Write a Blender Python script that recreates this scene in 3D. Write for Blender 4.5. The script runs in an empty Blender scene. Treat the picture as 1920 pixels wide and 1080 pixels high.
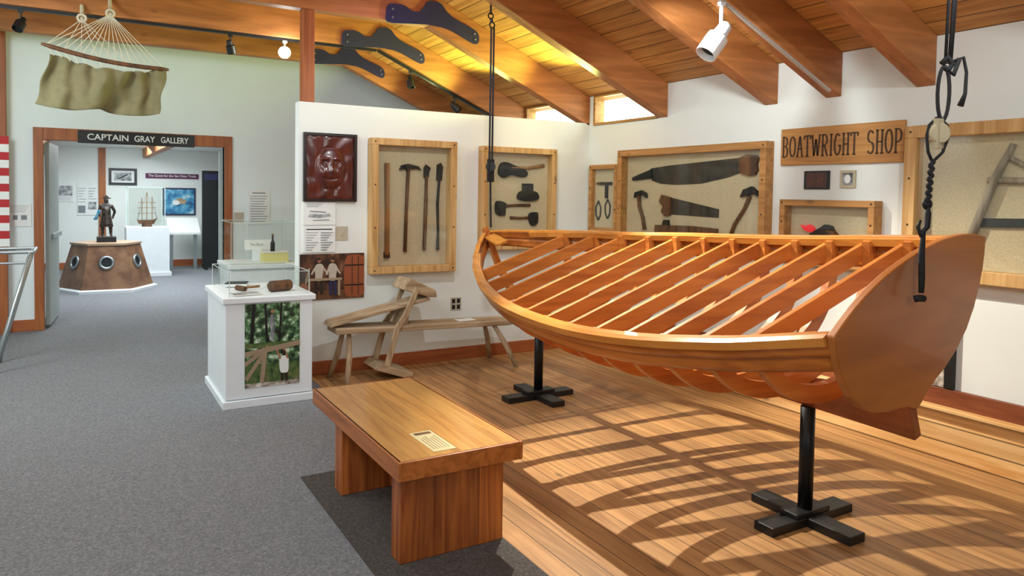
import bpy, bmesh, math, random
from mathutils import Vector, Matrix
random.seed(4)
COL = bpy.context.scene.collection
ORG = {}

# ------------------------------------------------------------------ materials
def lin(h, a=1.0):
    h = h.lstrip('#')
    o = []
    for i in (0, 2, 4):
        c = int(h[i:i+2], 16) / 255.0
        o.append(c/12.92 if c <= 0.04045 else ((c+0.055)/1.055)**2.4)
    return (o[0], o[1], o[2], a)

def newmat(name):
    m = bpy.data.materials.new(name)
    m.use_nodes = True
    nt = m.node_tree
    return m, nt, nt.nodes.get('Principled BSDF')

def plain(name, c, rough=.5, metal=0, var=.06, scale=12, bump=0, emit=0):
    m, nt, b = newmat(name)
    tc = nt.nodes.new('ShaderNodeTexCoord')
    n = nt.nodes.new('ShaderNodeTexNoise'); n.inputs['Scale'].default_value = scale
    n.inputs['Detail'].default_value = 5
    nt.links.new(tc.outputs['Object'], n.inputs['Vector'])
    r = nt.nodes.new('ShaderNodeValToRGB')
    cc = lin(c)
    r.color_ramp.elements[0].position = .3; r.color_ramp.elements[1].position = .7
    r.color_ramp.elements[0].color = (cc[0]*(1-var), cc[1]*(1-var), cc[2]*(1-var), 1)
    r.color_ramp.elements[1].color = (min(1, cc[0]*(1+var)), min(1, cc[1]*(1+var)), min(1, cc[2]*(1+var)), 1)
    nt.links.new(n.outputs['Fac'], r.inputs['Fac'])
    nt.links.new(r.outputs['Color'], b.inputs['Base Color'])
    b.inputs['Roughness'].default_value = rough
    b.inputs['Metallic'].default_value = metal
    if bump:
        bp = nt.nodes.new('ShaderNodeBump'); bp.inputs['Strength'].default_value = bump
        bp.inputs['Distance'].default_value = .01
        nt.links.new(n.outputs['Fac'], bp.inputs['Height']); nt.links.new(bp.outputs['Normal'], b.inputs['Normal'])
    if emit:
        b.inputs['Emission Color'].default_value = cc
        b.inputs['Emission Strength'].default_value = emit
    return m

def math_node(nt, op, a, b=None):
    n = nt.nodes.new('ShaderNodeMath'); n.operation = op
    if isinstance(a, (int, float)): n.inputs[0].default_value = a
    else: nt.links.new(a, n.inputs[0])
    if b is not None:
        if isinstance(b, (int, float)): n.inputs[1].default_value = b
        else: nt.links.new(b, n.inputs[1])
    return n.outputs[0]

def wood(name, c1, c2, grain='y', rough=.45, plank=None, knots=False, coat=0, across=24, prand=.28, line=.4, lw=.03):
    m, nt, b = newmat(name)
    tc = nt.nodes.new('ShaderNodeTexCoord')
    vec = tc.outputs['Object']
    sc = {'x': (1.4, across, across), 'y': (across, 1.4, across), 'z': (across, across, 1.4)}[grain]
    val = None; linef = None
    if plank:
        sep = nt.nodes.new('ShaderNodeSeparateXYZ'); nt.links.new(vec, sep.inputs[0])
        q = math_node(nt, 'DIVIDE', sep.outputs['XYZ'.index(plank[0].upper())], plank[1])
        fl = math_node(nt, 'FLOOR', q)
        wn = nt.nodes.new('ShaderNodeTexWhiteNoise'); wn.noise_dimensions = '1D'
        nt.links.new(fl, wn.inputs['W'])
        val = wn.outputs['Value']
        fr = math_node(nt, 'FRACT', q)
        linef = math_node(nt, 'LESS_THAN', fr, lw)
        cmb = nt.nodes.new('ShaderNodeCombineXYZ')
        off = math_node(nt, 'MULTIPLY', val, 17.0)
        for i in range(3): nt.links.new(off, cmb.inputs[i])
        va = nt.nodes.new('ShaderNodeVectorMath'); va.operation = 'ADD'
        nt.links.new(vec, va.inputs[0]); nt.links.new(cmb.outputs[0], va.inputs[1])
        vec = va.outputs[0]
    mp = nt.nodes.new('ShaderNodeMapping'); mp.inputs['Scale'].default_value = sc
    nt.links.new(vec, mp.inputs['Vector'])
    n = nt.nodes.new('ShaderNodeTexNoise'); n.inputs['Scale'].default_value = 1
    n.inputs['Detail'].default_value = 6; n.inputs['Distortion'].default_value = .8
    nt.links.new(mp.outputs[0], n.inputs['Vector'])
    r = nt.nodes.new('ShaderNodeValToRGB')
    r.color_ramp.elements[0].position = .32; r.color_ramp.elements[1].position = .62
    r.color_ramp.elements[0].color = lin(c2); r.color_ramp.elements[1].color = lin(c1)
    nt.links.new(n.outputs['Fac'], r.inputs['Fac'])
    col = r.outputs['Color']
    def mul(col, fac_socket):
        h = nt.nodes.new('ShaderNodeHueSaturation')
        nt.links.new(col, h.inputs['Color']); nt.links.new(fac_socket, h.inputs['Value'])
        return h.outputs['Color']
    if plank:
        col = mul(col, math_node(nt, 'ADD', math_node(nt, 'MULTIPLY', val, prand), 1-prand*.5))
        col = mul(col, math_node(nt, 'SUBTRACT', 1.0, math_node(nt, 'MULTIPLY', linef, 1-line)))
    if knots:
        mp2 = nt.nodes.new('ShaderNodeMapping')
        mp2.inputs['Scale'].default_value = {'x': (2.2, 5, 5), 'y': (5, 2.2, 5), 'z': (5, 5, 2.2)}[grain]
        nt.links.new(vec, mp2.inputs['Vector'])
        v = nt.nodes.new('ShaderNodeTexVoronoi'); v.inputs['Scale'].default_value = 1
        nt.links.new(mp2.outputs[0], v.inputs['Vector'])
        mr = nt.nodes.new('ShaderNodeMapRange'); mr.inputs['From Min'].default_value = .04; mr.inputs['From Max'].default_value = .12
        mr.inputs['To Min'].default_value = .4; mr.inputs['To Max'].default_value = 1
        nt.links.new(v.outputs['Distance'], mr.inputs['Value'])
        col = mul(col, mr.outputs[0])
    nt.links.new(col, b.inputs['Base Color'])
    b.inputs['Roughness'].default_value = rough
    if coat: b.inputs['Coat Weight'].default_value = coat
    return m

def glassy(name, fac=.07, tint=(1, 1, 1, 1)):
    m = bpy.data.materials.new(name); m.use_nodes = True
    nt = m.node_tree; nt.nodes.clear()
    o = nt.nodes.new('ShaderNodeOutputMaterial'); mx = nt.nodes.new('ShaderNodeMixShader')
    t = nt.nodes.new('ShaderNodeBsdfTransparent'); g = nt.nodes.new('ShaderNodeBsdfGlossy')
    t.inputs[0].default_value = tint
    g.inputs['Roughness'].default_value = .03
    mx.inputs[0].default_value = fac
    nt.links.new(t.outputs[0], mx.inputs[1]); nt.links.new(g.outputs[0], mx.inputs[2]); nt.links.new(mx.outputs[0], o.inputs[0])
    return m

def blotch(name, cols, scale=8, rough=.5, detail=4):
    m, nt, b = newmat(name)
    tc = nt.nodes.new('ShaderNodeTexCoord')
    n = nt.nodes.new('ShaderNodeTexNoise'); n.inputs['Scale'].default_value = scale; n.inputs['Detail'].default_value = detail
    nt.links.new(tc.outputs['Object'], n.inputs['Vector'])
    r = nt.nodes.new('ShaderNodeValToRGB')
    el = r.color_ramp.elements
    while len(el) < len(cols): el.new(.5)
    for i, c in enumerate(cols):
        el[i].position = .32 + .36*i/(len(cols)-1); el[i].color = lin(c)
    nt.links.new(n.outputs['Fac'], r.inputs['Fac']); nt.links.new(r.outputs['Color'], b.inputs['Base Color'])
    b.inputs['Roughness'].default_value = rough
    return m

M = {}
M['wall'] = plain('wall_paint', '#E2E8E4', .85, var=.02, scale=3)
M['wallcool'] = plain('cool_wall_paint', '#E1EDEE', .85, var=.02, scale=3)
M['white'] = plain('white_paint', '#E4EBEF', .5, var=.02)
M['trackwhite'] = plain('off_white_metal', '#B9B4AC', .5, var=.02)
M['paper'] = plain('paper', '#E4E8E6', .8, var=.03)
M['ink'] = plain('grey_ink', '#7C8488', .8)
M['black'] = plain('black_paint', '#101214', .45, var=.2)
M['blackmetal'] = plain('black_metal', '#15171A', .4, metal=.4, var=.2)
M['navy'] = plain('dark_navy_steel', '#20234A', .5, var=.15)
M['steel'] = plain('steel', '#9FA8AB', .3, metal=.8)
M['iron'] = plain('old_iron', '#26292B', .55, metal=.5, var=.35, scale=30)
M['saw'] = plain('saw_steel', '#3A3835', .5, metal=.4, var=.35, scale=14)
M['doorgrey'] = plain('door_grey', '#A9B5B3', .5)
M['brass'] = plain('screw_dark', '#2A1D12', .5)
M['carpet'] = blotch('grey_carpet', ['#65696D', '#787B7F', '#8C8F93'], 95, .98, 6)
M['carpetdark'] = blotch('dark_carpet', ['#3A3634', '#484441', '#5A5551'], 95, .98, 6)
M['burlap'] = plain('burlap', '#C2B394', .95, var=.10, scale=90, bump=.3)
M['canvas'] = plain('olive_canvas', '#756E4E', .95, var=.14, scale=14, bump=.2)
M['cord'] = plain('cord', '#C9C2AC', .9)
M['rope'] = plain('black_rope', '#1B1C20', .85, var=.3, scale=60)
M['cream'] = plain('cream_block', '#B9AF92', .5)
M['creamcard'] = plain('cream_card', '#D9CF9E', .7)
M['glass'] = glassy('glass', .05)
M['caseglass'] = glassy('case_glass', .035, (.98, .99, .98, 1))
M['edge'] = plain('glass_edge', '#C9DCD8', .2)
M['floorwood'] = wood('plank_floor', '#BB8D59', '#95693C', 'y', .5, ('x', .115), True, coat=.04, prand=.36, line=.22, lw=.045)
M['ceilwood'] = wood('ceiling_boards', '#CC9450', '#AA7236', 'y', .6, ('x', .125), True, prand=.3, line=.30, lw=.07)
M['beam'] = wood('beam_wood', '#B97842', '#92592A', 'x', .55, None, True, across=12)
M['post'] = wood('post_wood', '#A8602F', '#854721', 'z', .55)
M['trimz'] = wood('trim_wood_upright', '#A5602E', '#84451E', 'z', .5)
M['base'] = wood('baseboard_wood', '#A85E30', '#8A4420', 'x', .5)
M['basey'] = wood('baseboard_wood_long', '#8E4E2C', '#6E361C', 'y', .5)
M['clad'] = wood('pine_cladding', '#EAC084', '#D29C5C', 'y', .5, ('z', .10), True, line=.25, lw=.08)
M['benchtop'] = wood('bench_top_wood', '#DCA758', '#B67D38', 'y', .35, ('x', .145), True, coat=.2, prand=.36, line=.6, lw=.02)
M['benchleg'] = wood('bench_leg_wood', '#BA6C30', '#7E3A18', 'z', .4, ('x', .055), False, coat=.2, prand=.5, line=.8, lw=.03)
M['benchside'] = wood('bench_side_wood', '#B86C30', '#95521F', 'y', .4, None, False, coat=.2)
M['boaty'] = wood('boat_planking', '#C4742E', '#A2581E', 'y', .33, coat=.3, across=16)
M['boatrail'] = wood('boat_rail', '#D48E40', '#B8722E', 'y', .3, coat=.35, across=16)
M['boatx'] = wood('boat_frame', '#CC8038', '#AC622A', 'x', .42, coat=.15, across=16)
M['transom'] = wood('transom_wood', '#BA7236', '#A4622B', 'x', .42, coat=.15, across=8)
M['keel'] = wood('keel_wood', '#A2562A', '#84411B', 'y', .4, coat=.3)
M['old'] = wood('weathered_wood', '#B8A283', '#92795A', 'x', .8)
M['oldz'] = wood('weathered_wood_upright', '#B8A283', '#8F7657', 'z', .8)
M['greywood'] = wood('grey_driftwood', '#9C907F', '#726857', 'z', .85)
M['handle'] = wood('tool_handle', '#6B4426', '#3C2616', 'z', .6)
M['handlelight'] = wood('tool_handle_light', '#9A6E3E', '#75502B', 'z', .6)
M['signwood'] = wood('sign_wood', '#C08C4B', '#A26E33', 'y', .55)
M['burnt'] = plain('burnt_letter', '#44301F', .7)
M['carved'] = wood('carved_mahogany', '#5A241C', '#3A1511', 'z', .3, coat=.3)
M['carveddark'] = plain('dark_carved_edge', '#1C1012', .4)
M['bronze'] = blotch('dark_bronze', ['#15100D', '#2A211B', '#4A3D33'], 30, .35)
M['copper'] = blotch('brown_copper', ['#5C3F2B', '#7D5940', '#8F6C4E'], 5, .4)
M['plinthtop'] = plain('pale_brown_top', '#A98F74', .4)
M['foliage'] = blotch('printed_foliage', ['#0E1A10', '#27452A', '#5F8B5A', '#D3DECF'], 26)
M['foliage2'] = blotch('printed_grass', ['#243A1E', '#49662F', '#76704A'], 18)
M['mural'] = blotch('printed_workshop', ['#140C08', '#2E1A11', '#5A3522', '#8E6A4A'], 9)
M['sea'] = blotch('painted_sea', ['#123E66', '#2A77A6', '#58A6C8', '#BFD6D8'], 7)
M['printgrey'] = blotch('printed_grey', ['#4C5154', '#8E9496', '#D5D8D8'], 14)
M['hair'] = plain('printed_hair', '#2A1C14', .8)
M['red'] = plain('flag_red', '#B3252A', .7)
M['purple'] = plain('purple_banner', '#5E2A4E', .7)
M['yellow'] = plain('yellow_card', '#D8CE86', .7)
M['skin'] = plain('printed_skin', '#A56F50', .7)
M['shirt'] = plain('printed_shirt', '#B5AC9C', .8)
M['barrel'] = plain('printed_barrel', '#8E4A28', .6)
M['logs'] = plain('printed_log', '#9A866C', .7)
M['winframe'] = wood('window_wood', '#B58A4A', '#94692F', 'y', .5)
M['bulb'] = plain('lit_bulb', '#FFF6E4', .5, emit=60)
M['brick'] = blotch('speckled_stone', ['#5B4A3C', '#A89E92', '#E2DDD4'], 24)
M['redglow'] = plain('red_glint', '#D0202A', .4, emit=.6)  # emissive colour painted in for a red light reflection in the case
M['plate'] = plain('outlet_plate', '#B8B09C', .5)

# ------------------------------------------------------------------ geometry generators -> (verts, faces)
def join(*gs):
    V = []; F = []
    for v, f in gs:
        o = len(V); V += list(v); F += [tuple(i+o for i in q) for q in f]
    return V, F
BF = [(0,1,3,2),(4,6,7,5),(0,4,5,1),(2,3,7,6),(0,2,6,4),(1,5,7,3)]
def gbox(x0, x1, y0, y1, z0, z1):
    return [(x, y, z) for x in (x0, x1) for y in (y0, y1) for z in (z0, z1)], list(BF)
def gbar(p0, p1, w, h, up=(0, 0, 1)):
    p0 = Vector(p0); p1 = Vector(p1); d = (p1-p0).normalized(); up = Vector(up)
    s = d.cross(up)
    if s.length < 1e-4: s = d.cross(Vector((1, 0, 0)))
    s.normalize(); u = s.cross(d).normalized()
    return [tuple(p + s*a*w/2 + u*b*h/2) for p in (p0, p1) for a in (-1, 1) for b in (-1, 1)], list(BF)
def gtube(pts, r, n=8, closed=False):
    pts = [Vector(p) for p in pts]; N = len(pts)
    rs = r if isinstance(r, (list, tuple)) else [r]*N
    V = []; F = []
    prev = None
    for i, p in enumerate(pts):
        if closed: t = pts[(i+1) % N]-pts[i-1]
        else: t = pts[min(i+1, N-1)]-pts[max(i-1, 0)]
        t.normalize()
        if prev is None:
            a = Vector((0, 0, 1)) if abs(t.z) < .9 else Vector((1, 0, 0))
            nrm = (a - t*a.dot(t)).normalized()
        else:
            nrm = (prev - t*prev.dot(t)).normalized()
        prev = nrm; bn = t.cross(nrm)
        for k in range(n):
            an = 2*math.pi*k/n
            V.append(tuple(p + (nrm*math.cos(an)+bn*math.sin(an))*rs[i]))
    m = N if closed else N-1
    for i in range(m):
        j = (i+1) % N
        for k in range(n):
            F.append((i*n+k, i*n+(k+1) % n, j*n+(k+1) % n, j*n+k))
    if not closed:
        F.append(tuple(range(n))); F.append(tuple((N-1)*n+k for k in range(n)))
    return V, F
def gext(poly, fn, w0, w1):
    n = len(poly)
    V = [fn(u, v, w0) for u, v in poly] + [fn(u, v, w1) for u, v in poly]
    F = [tuple(range(n)), tuple(range(2*n-1, n-1, -1))] + [(i, (i+1) % n, n+(i+1) % n, n+i) for i in range(n)]
    return V, F
def glathe(prof, c, n=20, axis=(0, 0, 1)):
    ax = Vector(axis).normalized(); c = Vector(c)
    a = Vector((1, 0, 0)) if abs(ax.x) < .9 else Vector((0, 1, 0))
    e1 = (a-ax*a.dot(ax)).normalized(); e2 = ax.cross(e1)
    V = []; F = []
    for r, z in prof:
        for k in range(n):
            t = 2*math.pi*k/n
            V.append(tuple(c+ax*z+(e1*math.cos(t)+e2*math.sin(t))*r))
    for i in range(len(prof)-1):
        for k in range(n):
            F.append((i*n+k, i*n+(k+1) % n, (i+1)*n+(k+1) % n, (i+1)*n+k))
    F.append(tuple(range(n))); F.append(tuple((len(prof)-1)*n+k for k in range(n)))
    return V, F
def gring(c, nrm, R, r, n=20, m=6):
    nrm = Vector(nrm).normalized(); a = Vector((0, 0, 1)) if abs(nrm.z) < .9 else Vector((1, 0, 0))
    e1 = (a-nrm*a.dot(nrm)).normalized(); e2 = nrm.cross(e1); c = Vector(c)
    return gtube([c+(e1*math.cos(2*math.pi*k/n)+e2*math.sin(2*math.pi*k/n))*R for k in range(n)], r, m, True)
def smooth_poly(P, k=4):
    n = len(P); o = []
    for i in range(n):
        p0, p1, p2, p3 = P[i-1], P[i], P[(i+1) % n], P[(i+2) % n]
        for j in range(k):
            t = j/k
            o.append(tuple(.5*((2*p1[a])+(-p0[a]+p2[a])*t+(2*p0[a]-5*p1[a]+4*p2[a]-p3[a])*t*t+(-p0[a]+3*p1[a]-3*p2[a]+p3[a])*t**3) for a in (0, 1)))
    return o

def mk(name, geo, mat, parent=None, label=None, cat=None, kind=None, group=None, smooth=False, bevel=0, matidx=None, recalc=True):
    V, F = geo
    if parent is not None: o = ORG[parent]
    else:
        xs = [v[0] for v in V]; ys = [v[1] for v in V]; zs = [v[2] for v in V]
        o = Vector(((min(xs)+max(xs))/2, (min(ys)+max(ys))/2, min(zs)))
    me = bpy.data.meshes.new(name)
    me.from_pydata([(v[0]-o.x, v[1]-o.y, v[2]-o.z) for v in V], [], F)
    mats = mat if isinstance(mat, list) else [mat]
    for m in mats: me.materials.append(m)
    if matidx:
        for p, i in zip(me.polygons, matidx): p.material_index = i
    if recalc:
        bm = bmesh.new(); bm.from_mesh(me); bmesh.ops.recalc_face_normals(bm, faces=bm.faces); bm.to_mesh(me); bm.free()
    if smooth:
        for p in me.polygons: p.use_smooth = len(p.vertices) <= 4
    ob = bpy.data.objects.new(name, me); COL.objects.link(ob)
    if parent is not None: ob.parent = parent; ORG[ob] = o
    else: ob.location = o; ORG[ob] = o
    if bevel:
        b = ob.modifiers.new('bevel', 'BEVEL'); b.width = bevel; b.segments = 2; b.limit_method = 'ANGLE'; b.angle_limit = .6
    if label: ob['label'] = label
    if cat: ob['category'] = cat
    if kind: ob['kind'] = kind
    if group: ob['group'] = group
    return ob
def thing(name, label, cat, loc, group=None):
    e = bpy.data.objects.new(name, None); COL.objects.link(e); e.location = loc; e.empty_display_size = .1
    e['label'] = label; e['category'] = cat
    if group: e['group'] = group
    ORG[e] = Vector(loc); return e
def struct(name, geo, mat, bevel=0): return mk(name, geo, mat, kind='structure', bevel=bevel)

def gtext(s, fn, u0, u1, v0, v1, w, bold=0):
    cu = bpy.data.curves.new('t', 'FONT'); cu.body = s; cu.offset = bold; cu.resolution_u = 4
    ob = bpy.data.objects.new('t', cu); COL.objects.link(ob)
    bpy.context.view_layer.update()
    dg = bpy.context.evaluated_depsgraph_get()
    me = bpy.data.meshes.new_from_object(ob.evaluated_get(dg))
    xs = [v.co.x for v in me.vertices]; ys = [v.co.y for v in me.vertices]
    a, b, c, d = min(xs), max(xs), min(ys), max(ys)
    V = [fn(u0+(v.co.x-a)/(b-a)*(u1-u0), v0+(v.co.y-c)/(d-c)*(v1-v0), w) for v in me.vertices]
    F = [tuple(p.vertices) for p in me.polygons]
    bpy.data.objects.remove(ob); bpy.data.meshes.remove(me)
    return V, F

PW = 6.10; XW = 4.50; DW = 9.35; FW = 16.0
Ppart = lambda u, v, w: (u, PW-w, v)
Pright = lambda u, v, w: (XW-w, u, v)
Pdoor = lambda u, v, w: (u, DW-w, v)
Pfar = lambda u, v, w: (u, FW-w, v)

# ------------------------------------------------------------------ setting
struct('floor', join(gbox(-2.5, 1.63, -2, 6.1, -.1, 0), gbox(-2.5, 4.62, 6.1, 16.1, -.1, 0)), M['carpet'])
struct('floor_wood', gbox(1.63, 4.62, -2, 6.1, -.1, 0), M['floorwood'])
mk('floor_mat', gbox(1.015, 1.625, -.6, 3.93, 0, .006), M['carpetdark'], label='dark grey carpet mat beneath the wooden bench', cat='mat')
H1 = 3.34
def zceil(x): return H1 if x <= 2.7 else H1 - (x-2.7)*(H1-2.55)/1.8
struct('wall_right', join(gbox(XW, XW+.12, -2, 5.07, 0, 2.56), gbox(XW, XW+.12, 5.07, 6.02, 0, 2.25), gbox(XW, XW+.12, 6.02, 6.26, 0, 2.56),
       gbox(XW, XW+.12, 6.26, 7.33, 0, 2.25), gbox(XW, XW+.12, 7.33, 9.47, 0, 2.56)), M['wall'])
struct('wall_partition', gbox(1.55, XW, PW, PW+.12, 0, 2.28), M['wall'])
slope = gext([(2.7, 0), (XW, 0), (XW, 2.56), (2.7, H1)], lambda u, v, w: (u, DW+w, v), 0, .1)
struct('wall_doorway', join(gbox(-2.5, -.34, DW, DW+.1, 0, H1), gbox(-.34, 1.49, DW, DW+.1, 2.06, H1), gbox(1.49, 2.7, DW, DW+.1, 0, H1), slope), M['wallcool'])
struct('wall_left', gbox(-2.62, -2.5, -2, 16.1, 0, H1), M['wallcool'])
struct('wall_rear', gbox(-2.5, 4.62, -2.12, -2, 0, H1), M['wallcool'])
struct('ceiling', join(gbox(-2.62, 2.7, -2.1, 9.45, H1, H1+.1),
       gext([(2.7, H1), (XW+.10, zceil(XW+.10)), (XW+.10, zceil(XW+.10)+.1), (2.7, H1+.1)], lambda u, v, w: (u, w, v), -2.1, 9.45)), M['ceilwood'])
struct('wall_gallery_far', gbox(-2.5, 4.62, FW, FW+.1, 0, 2.4), M['wall'])
struct('wall_gallery_side', gbox(XW, XW+.12, 9.47, 16, 0, 2.4), M['wall'])
struct('ceiling_gallery', gbox(-2.5, 4.62, 9.45, 16.1, 2.3, 2.4), M['wall'])
for i, x in enumerate((-.55, 1.05, 2.6)):
    mk('ceiling_beam', gbox(x, x+.12, 9.46, 15.98, 2.14, 2.3), M['beam'], label='wooden beam under the white gallery ceiling', cat='beam', group='gallery ceiling beams')
struct('trim_1', gbox(.30, .42, FW-.03, FW, 0, 2.3), M['trimz'])
struct('baseboard_gallery', gbox(-2.5, 4.5, FW-.02, FW, 0, .13), M['base'])
struct('baseboard_partition', gbox(1.55, 4.46, PW-.02, PW, 0, .115), M['base'], .004)
struct('baseboard_doorway', join(gbox(-2.5, -.43, DW-.02, DW, 0, .12), gbox(1.58, 4.5, DW-.02, DW, 0, .12)), M['base'])
struct('baseboard_right', gbox(XW-.03, XW, -2, 6.08, .315, .42), M['basey'], .004)
struct('trim_2', gbox(XW-.05, XW, -2, 6.08, 0, .30), M['clad'], .004)
struct('trim_3', gbox(XW-.095, XW, -2, 6.08, .290, .315), M['clad'], .003)
struct('trim_4', join(gbox(-.43, -.34, DW-.025, DW+.1, 0, 2.18), gbox(1.49, 1.58, DW-.025, DW+.1, 0, 2.18), gbox(-.34, 1.49, DW-.025, DW+.1, 2.05, 2.18)), M['trimz'], .004)
def leaf(name, a, b):
    g = gbar((a[0], a[1], 1.03), (b[0], b[1], 1.03), .045, 2.0)
    d = struct(name, g, M['doorgrey'])
    mk('push_bar', gbar((a[0]+.04, a[1]+.1, 1.0), (b[0]+.04, b[1]-.1, 1.0), .03, .05), M['steel'], d)
leaf('door_1', (-.31, 9.47), (-.245, 10.32)); leaf('door_2', (1.475, 9.47), (1.60, 10.35))
struct('trim_5', gbox(-.78, -.66, DW-.14, DW-.001, 0, H1), M['post'], .004)
for i, (a, b) in enumerate(((5.07, 6.02), (6.26, 7.33))):
    f = .03
    w = struct('window_%d' % (i+1), join(gbox(XW-.02, XW+.1, a, b, 2.25, 2.275), gbox(XW-.02, XW+.1, a, a+f, 2.275, 2.54), gbox(XW-.02, XW+.1, b-f, b, 2.275, 2.54),
               gbox(XW-.02, XW+.1, a, b, 2.53, 2.55)), M['winframe'], .003)
    mk('pane', gbox(XW+.04, XW+.046, a+f, b-f, 2.275, 2.53), M['glass'], parent=w)
RY = [1.35, 2.574, 3.217, 3.75, 4.945, 6.10, 7.35, 8.55]
for y in RY:
    g = join(gext([(2.7, 3.04), (XW, 2.25), (XW, zceil(XW)), (2.7, H1)], lambda u, v, w: (u, w, v), y, y+.12))
    mk('roof_rafter', g, M['beam'], label='sloping timber roof rafter ending at the white wall', cat='beam', group='sloping roof rafters', bevel=.006)
    mk('ceiling_beam', gbox(-2.5, 2.7, y, y+.12, 3.04, H1), M['beam'], label='level timber ceiling beam', cat='beam', group='level ceiling beams', bevel=.006)
mk('timber_post', gbox(1.58, 1.68, 6.11, 6.21, 2.28, 3.04), M['post'], label='square timber post standing on the partition wall', cat='post', bevel=.005)
pl = [(2.31, 3.02), (2.29, 3.09), (2.31, 3.17), (2.38, 3.185), (2.46, 3.18), (2.53, 3.145), (2.60, 3.15), (2.65, 3.21), (2.69, 3.255), (2.80, 3.25), (2.86, 3.19), (2.93, 3.14), (3.03, 3.10), (3.14, 3.06), (3.19, 3.02), (3.195, 2.95), (3.15, 2.93), (3.02, 2.98), (2.88, 3.03), (2.70, 3.045), (2.50, 3.03)]
pl = smooth_poly(pl, 3)
for y in (6.10, 7.35, 8.55):
    p = thing('gusset_plate', 'dark navy steel bracket plate bolted across a roof beam joint', 'bracket', (2.7, y, 3.0), 'roof bracket plates')
    mk('plate', gext(pl, lambda u, v, w: (u, y-w, v), .0, .02), M['navy'], p)
    for (bx, bz) in ((2.345, 3.135), (2.345, 3.065), (3.155, 2.97), (3.145, 3.02)):
        mk('bolt', glathe([(.009, 0), (.009, .008), (.005, .011)], (bx, y-.02, bz), 8, (0, -1, 0)), M['steel'], p)

# ------------------------------------------------------------------ boat
TH = math.radians(19.3); BX, BY, BZ = 3.02, 1.78, .574
def B(b, s, u):
    return (BX + b*math.cos(TH) - u*math.sin(TH), BY + s, BZ + b*math.sin(TH) + u*math.cos(TH))
def interp(tab, s):
    if s <= tab[0][0]: return tab[0][1]
    for i in range(len(tab)-1):
        if s <= tab[i+1][0]:
            x0, y0 = tab[i]; x1, y1 = tab[i+1]
            ym = tab[i-1][1] if i > 0 else y0-(y1-y0); yp = tab[i+2][1] if i+2 < len(tab) else y1+(y1-y0)
            t = (s-x0)/(x1-x0)
            return .5*((2*y0)+(-ym+y1)*t+(2*ym-5*y0+4*y1-yp)*t*t+(-ym+3*y0-3*y1+yp)*t**3)
    return tab[-1][1]
WT = [(-.1, .495), (.3, .59), (.8, .655), (1.3, .68), (1.8, .66), (2.2, .605), (2.6, .505), (2.9, .375), (3.1, .25), (3.24, .13), (3.34, .015)]
HT = [(-.1, .685), (.3, .63), (.8, .575), (1.3, .54), (1.8, .53), (2.3, .535), (2.8, .58), (3.1, .63), (3.34, .70)]
w_ = lambda s: max(.012, interp(WT, s)); h_ = lambda s: interp(HT, s)
def kk(s): return .085 + .11*(max(0, (.9-s)/.9))**1.1 + .25*max(0, (s-2.6)/.74)**2
def sec(s, a):
    w, h, k = w_(s), h_(s), kk(s)
    return w*math.sin(a)**.88, k+(h-k)*(1-math.cos(a))**1.0
boat = thing('wooden_boat', 'unfinished orange wooden rowing boat with open ribs, raised on black stands', 'boat', (BX, BY+1.6, .574))
def sweep(fn, ss):
    V = []; F = []; n = None
    for s in ss:
        L = fn(s); n = len(L)
        V += [B(b, s + ds, u) for (b, u, ds) in L]
    for i in range(len(ss)-1):
        for k in range(n):
            F.append((i*n+k, i*n+(k+1) % n, (i+1)*n+(k+1) % n, (i+1)*n+k))
    F.append(tuple(range(n))); F.append(tuple((len(ss)-1)*n+k for k in range(n)))
    return V, F
SS = [-.10+3.44*i/56 for i in range(57)]
for sg in (-1, 1):
    A = [math.radians(x) for x in (72, 81, 90)]
    for j in range(2):
        def f(s, j=j, sg=sg):
            o = []
            N = 4
            a0, a1 = A[j], A[j+1]
            for k in range(N+1):
                b, u = sec(s, a0+(a1-a0)*k/N); off = .014*(1-k/N) if j == 1 else .006*(1-k/N)
                o.append((sg*(b+off+.012), u, 0))
            for k in range(N, -1, -1):
                b, u = sec(s, a0+(a1-a0)*k/N); off = .014*(1-k/N) if j == 1 else .006*(1-k/N)
                o.append((sg*(b+off), u, 0))
            return o
        mk('strake', sweep(f, SS), M['boaty'], boat, smooth=True)
    def rail(s, sg=sg):
        w, h = w_(s), h_(s)
        return [(sg*(w+.010), h-.035, 0), (sg*(w+.036), h-.030, 0), (sg*(w+.038), h+.006, 0), (sg*(w+.010), h+.012, 0), (sg*(w-.012), h+.012, 0), (sg*(w-.012), h, 0), (sg*(w+.010), h, 0)]
    mk('gunwale', sweep(rail, SS), M['boatrail'], boat)
    def inw(s, sg=sg):
        w, h = max(.02, w_(s)-.030), h_(s)
        return [(sg*w, h-.030, 0), (sg*(w+.018), h-.030, 0), (sg*(w+.018), h+.008, 0), (sg*w, h+.008, 0)]
    mk('inwale', sweep(inw, SS[1:-4]), M['boatrail'], boat)
ST = [.22+i*.238 for i in range(12)]
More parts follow.
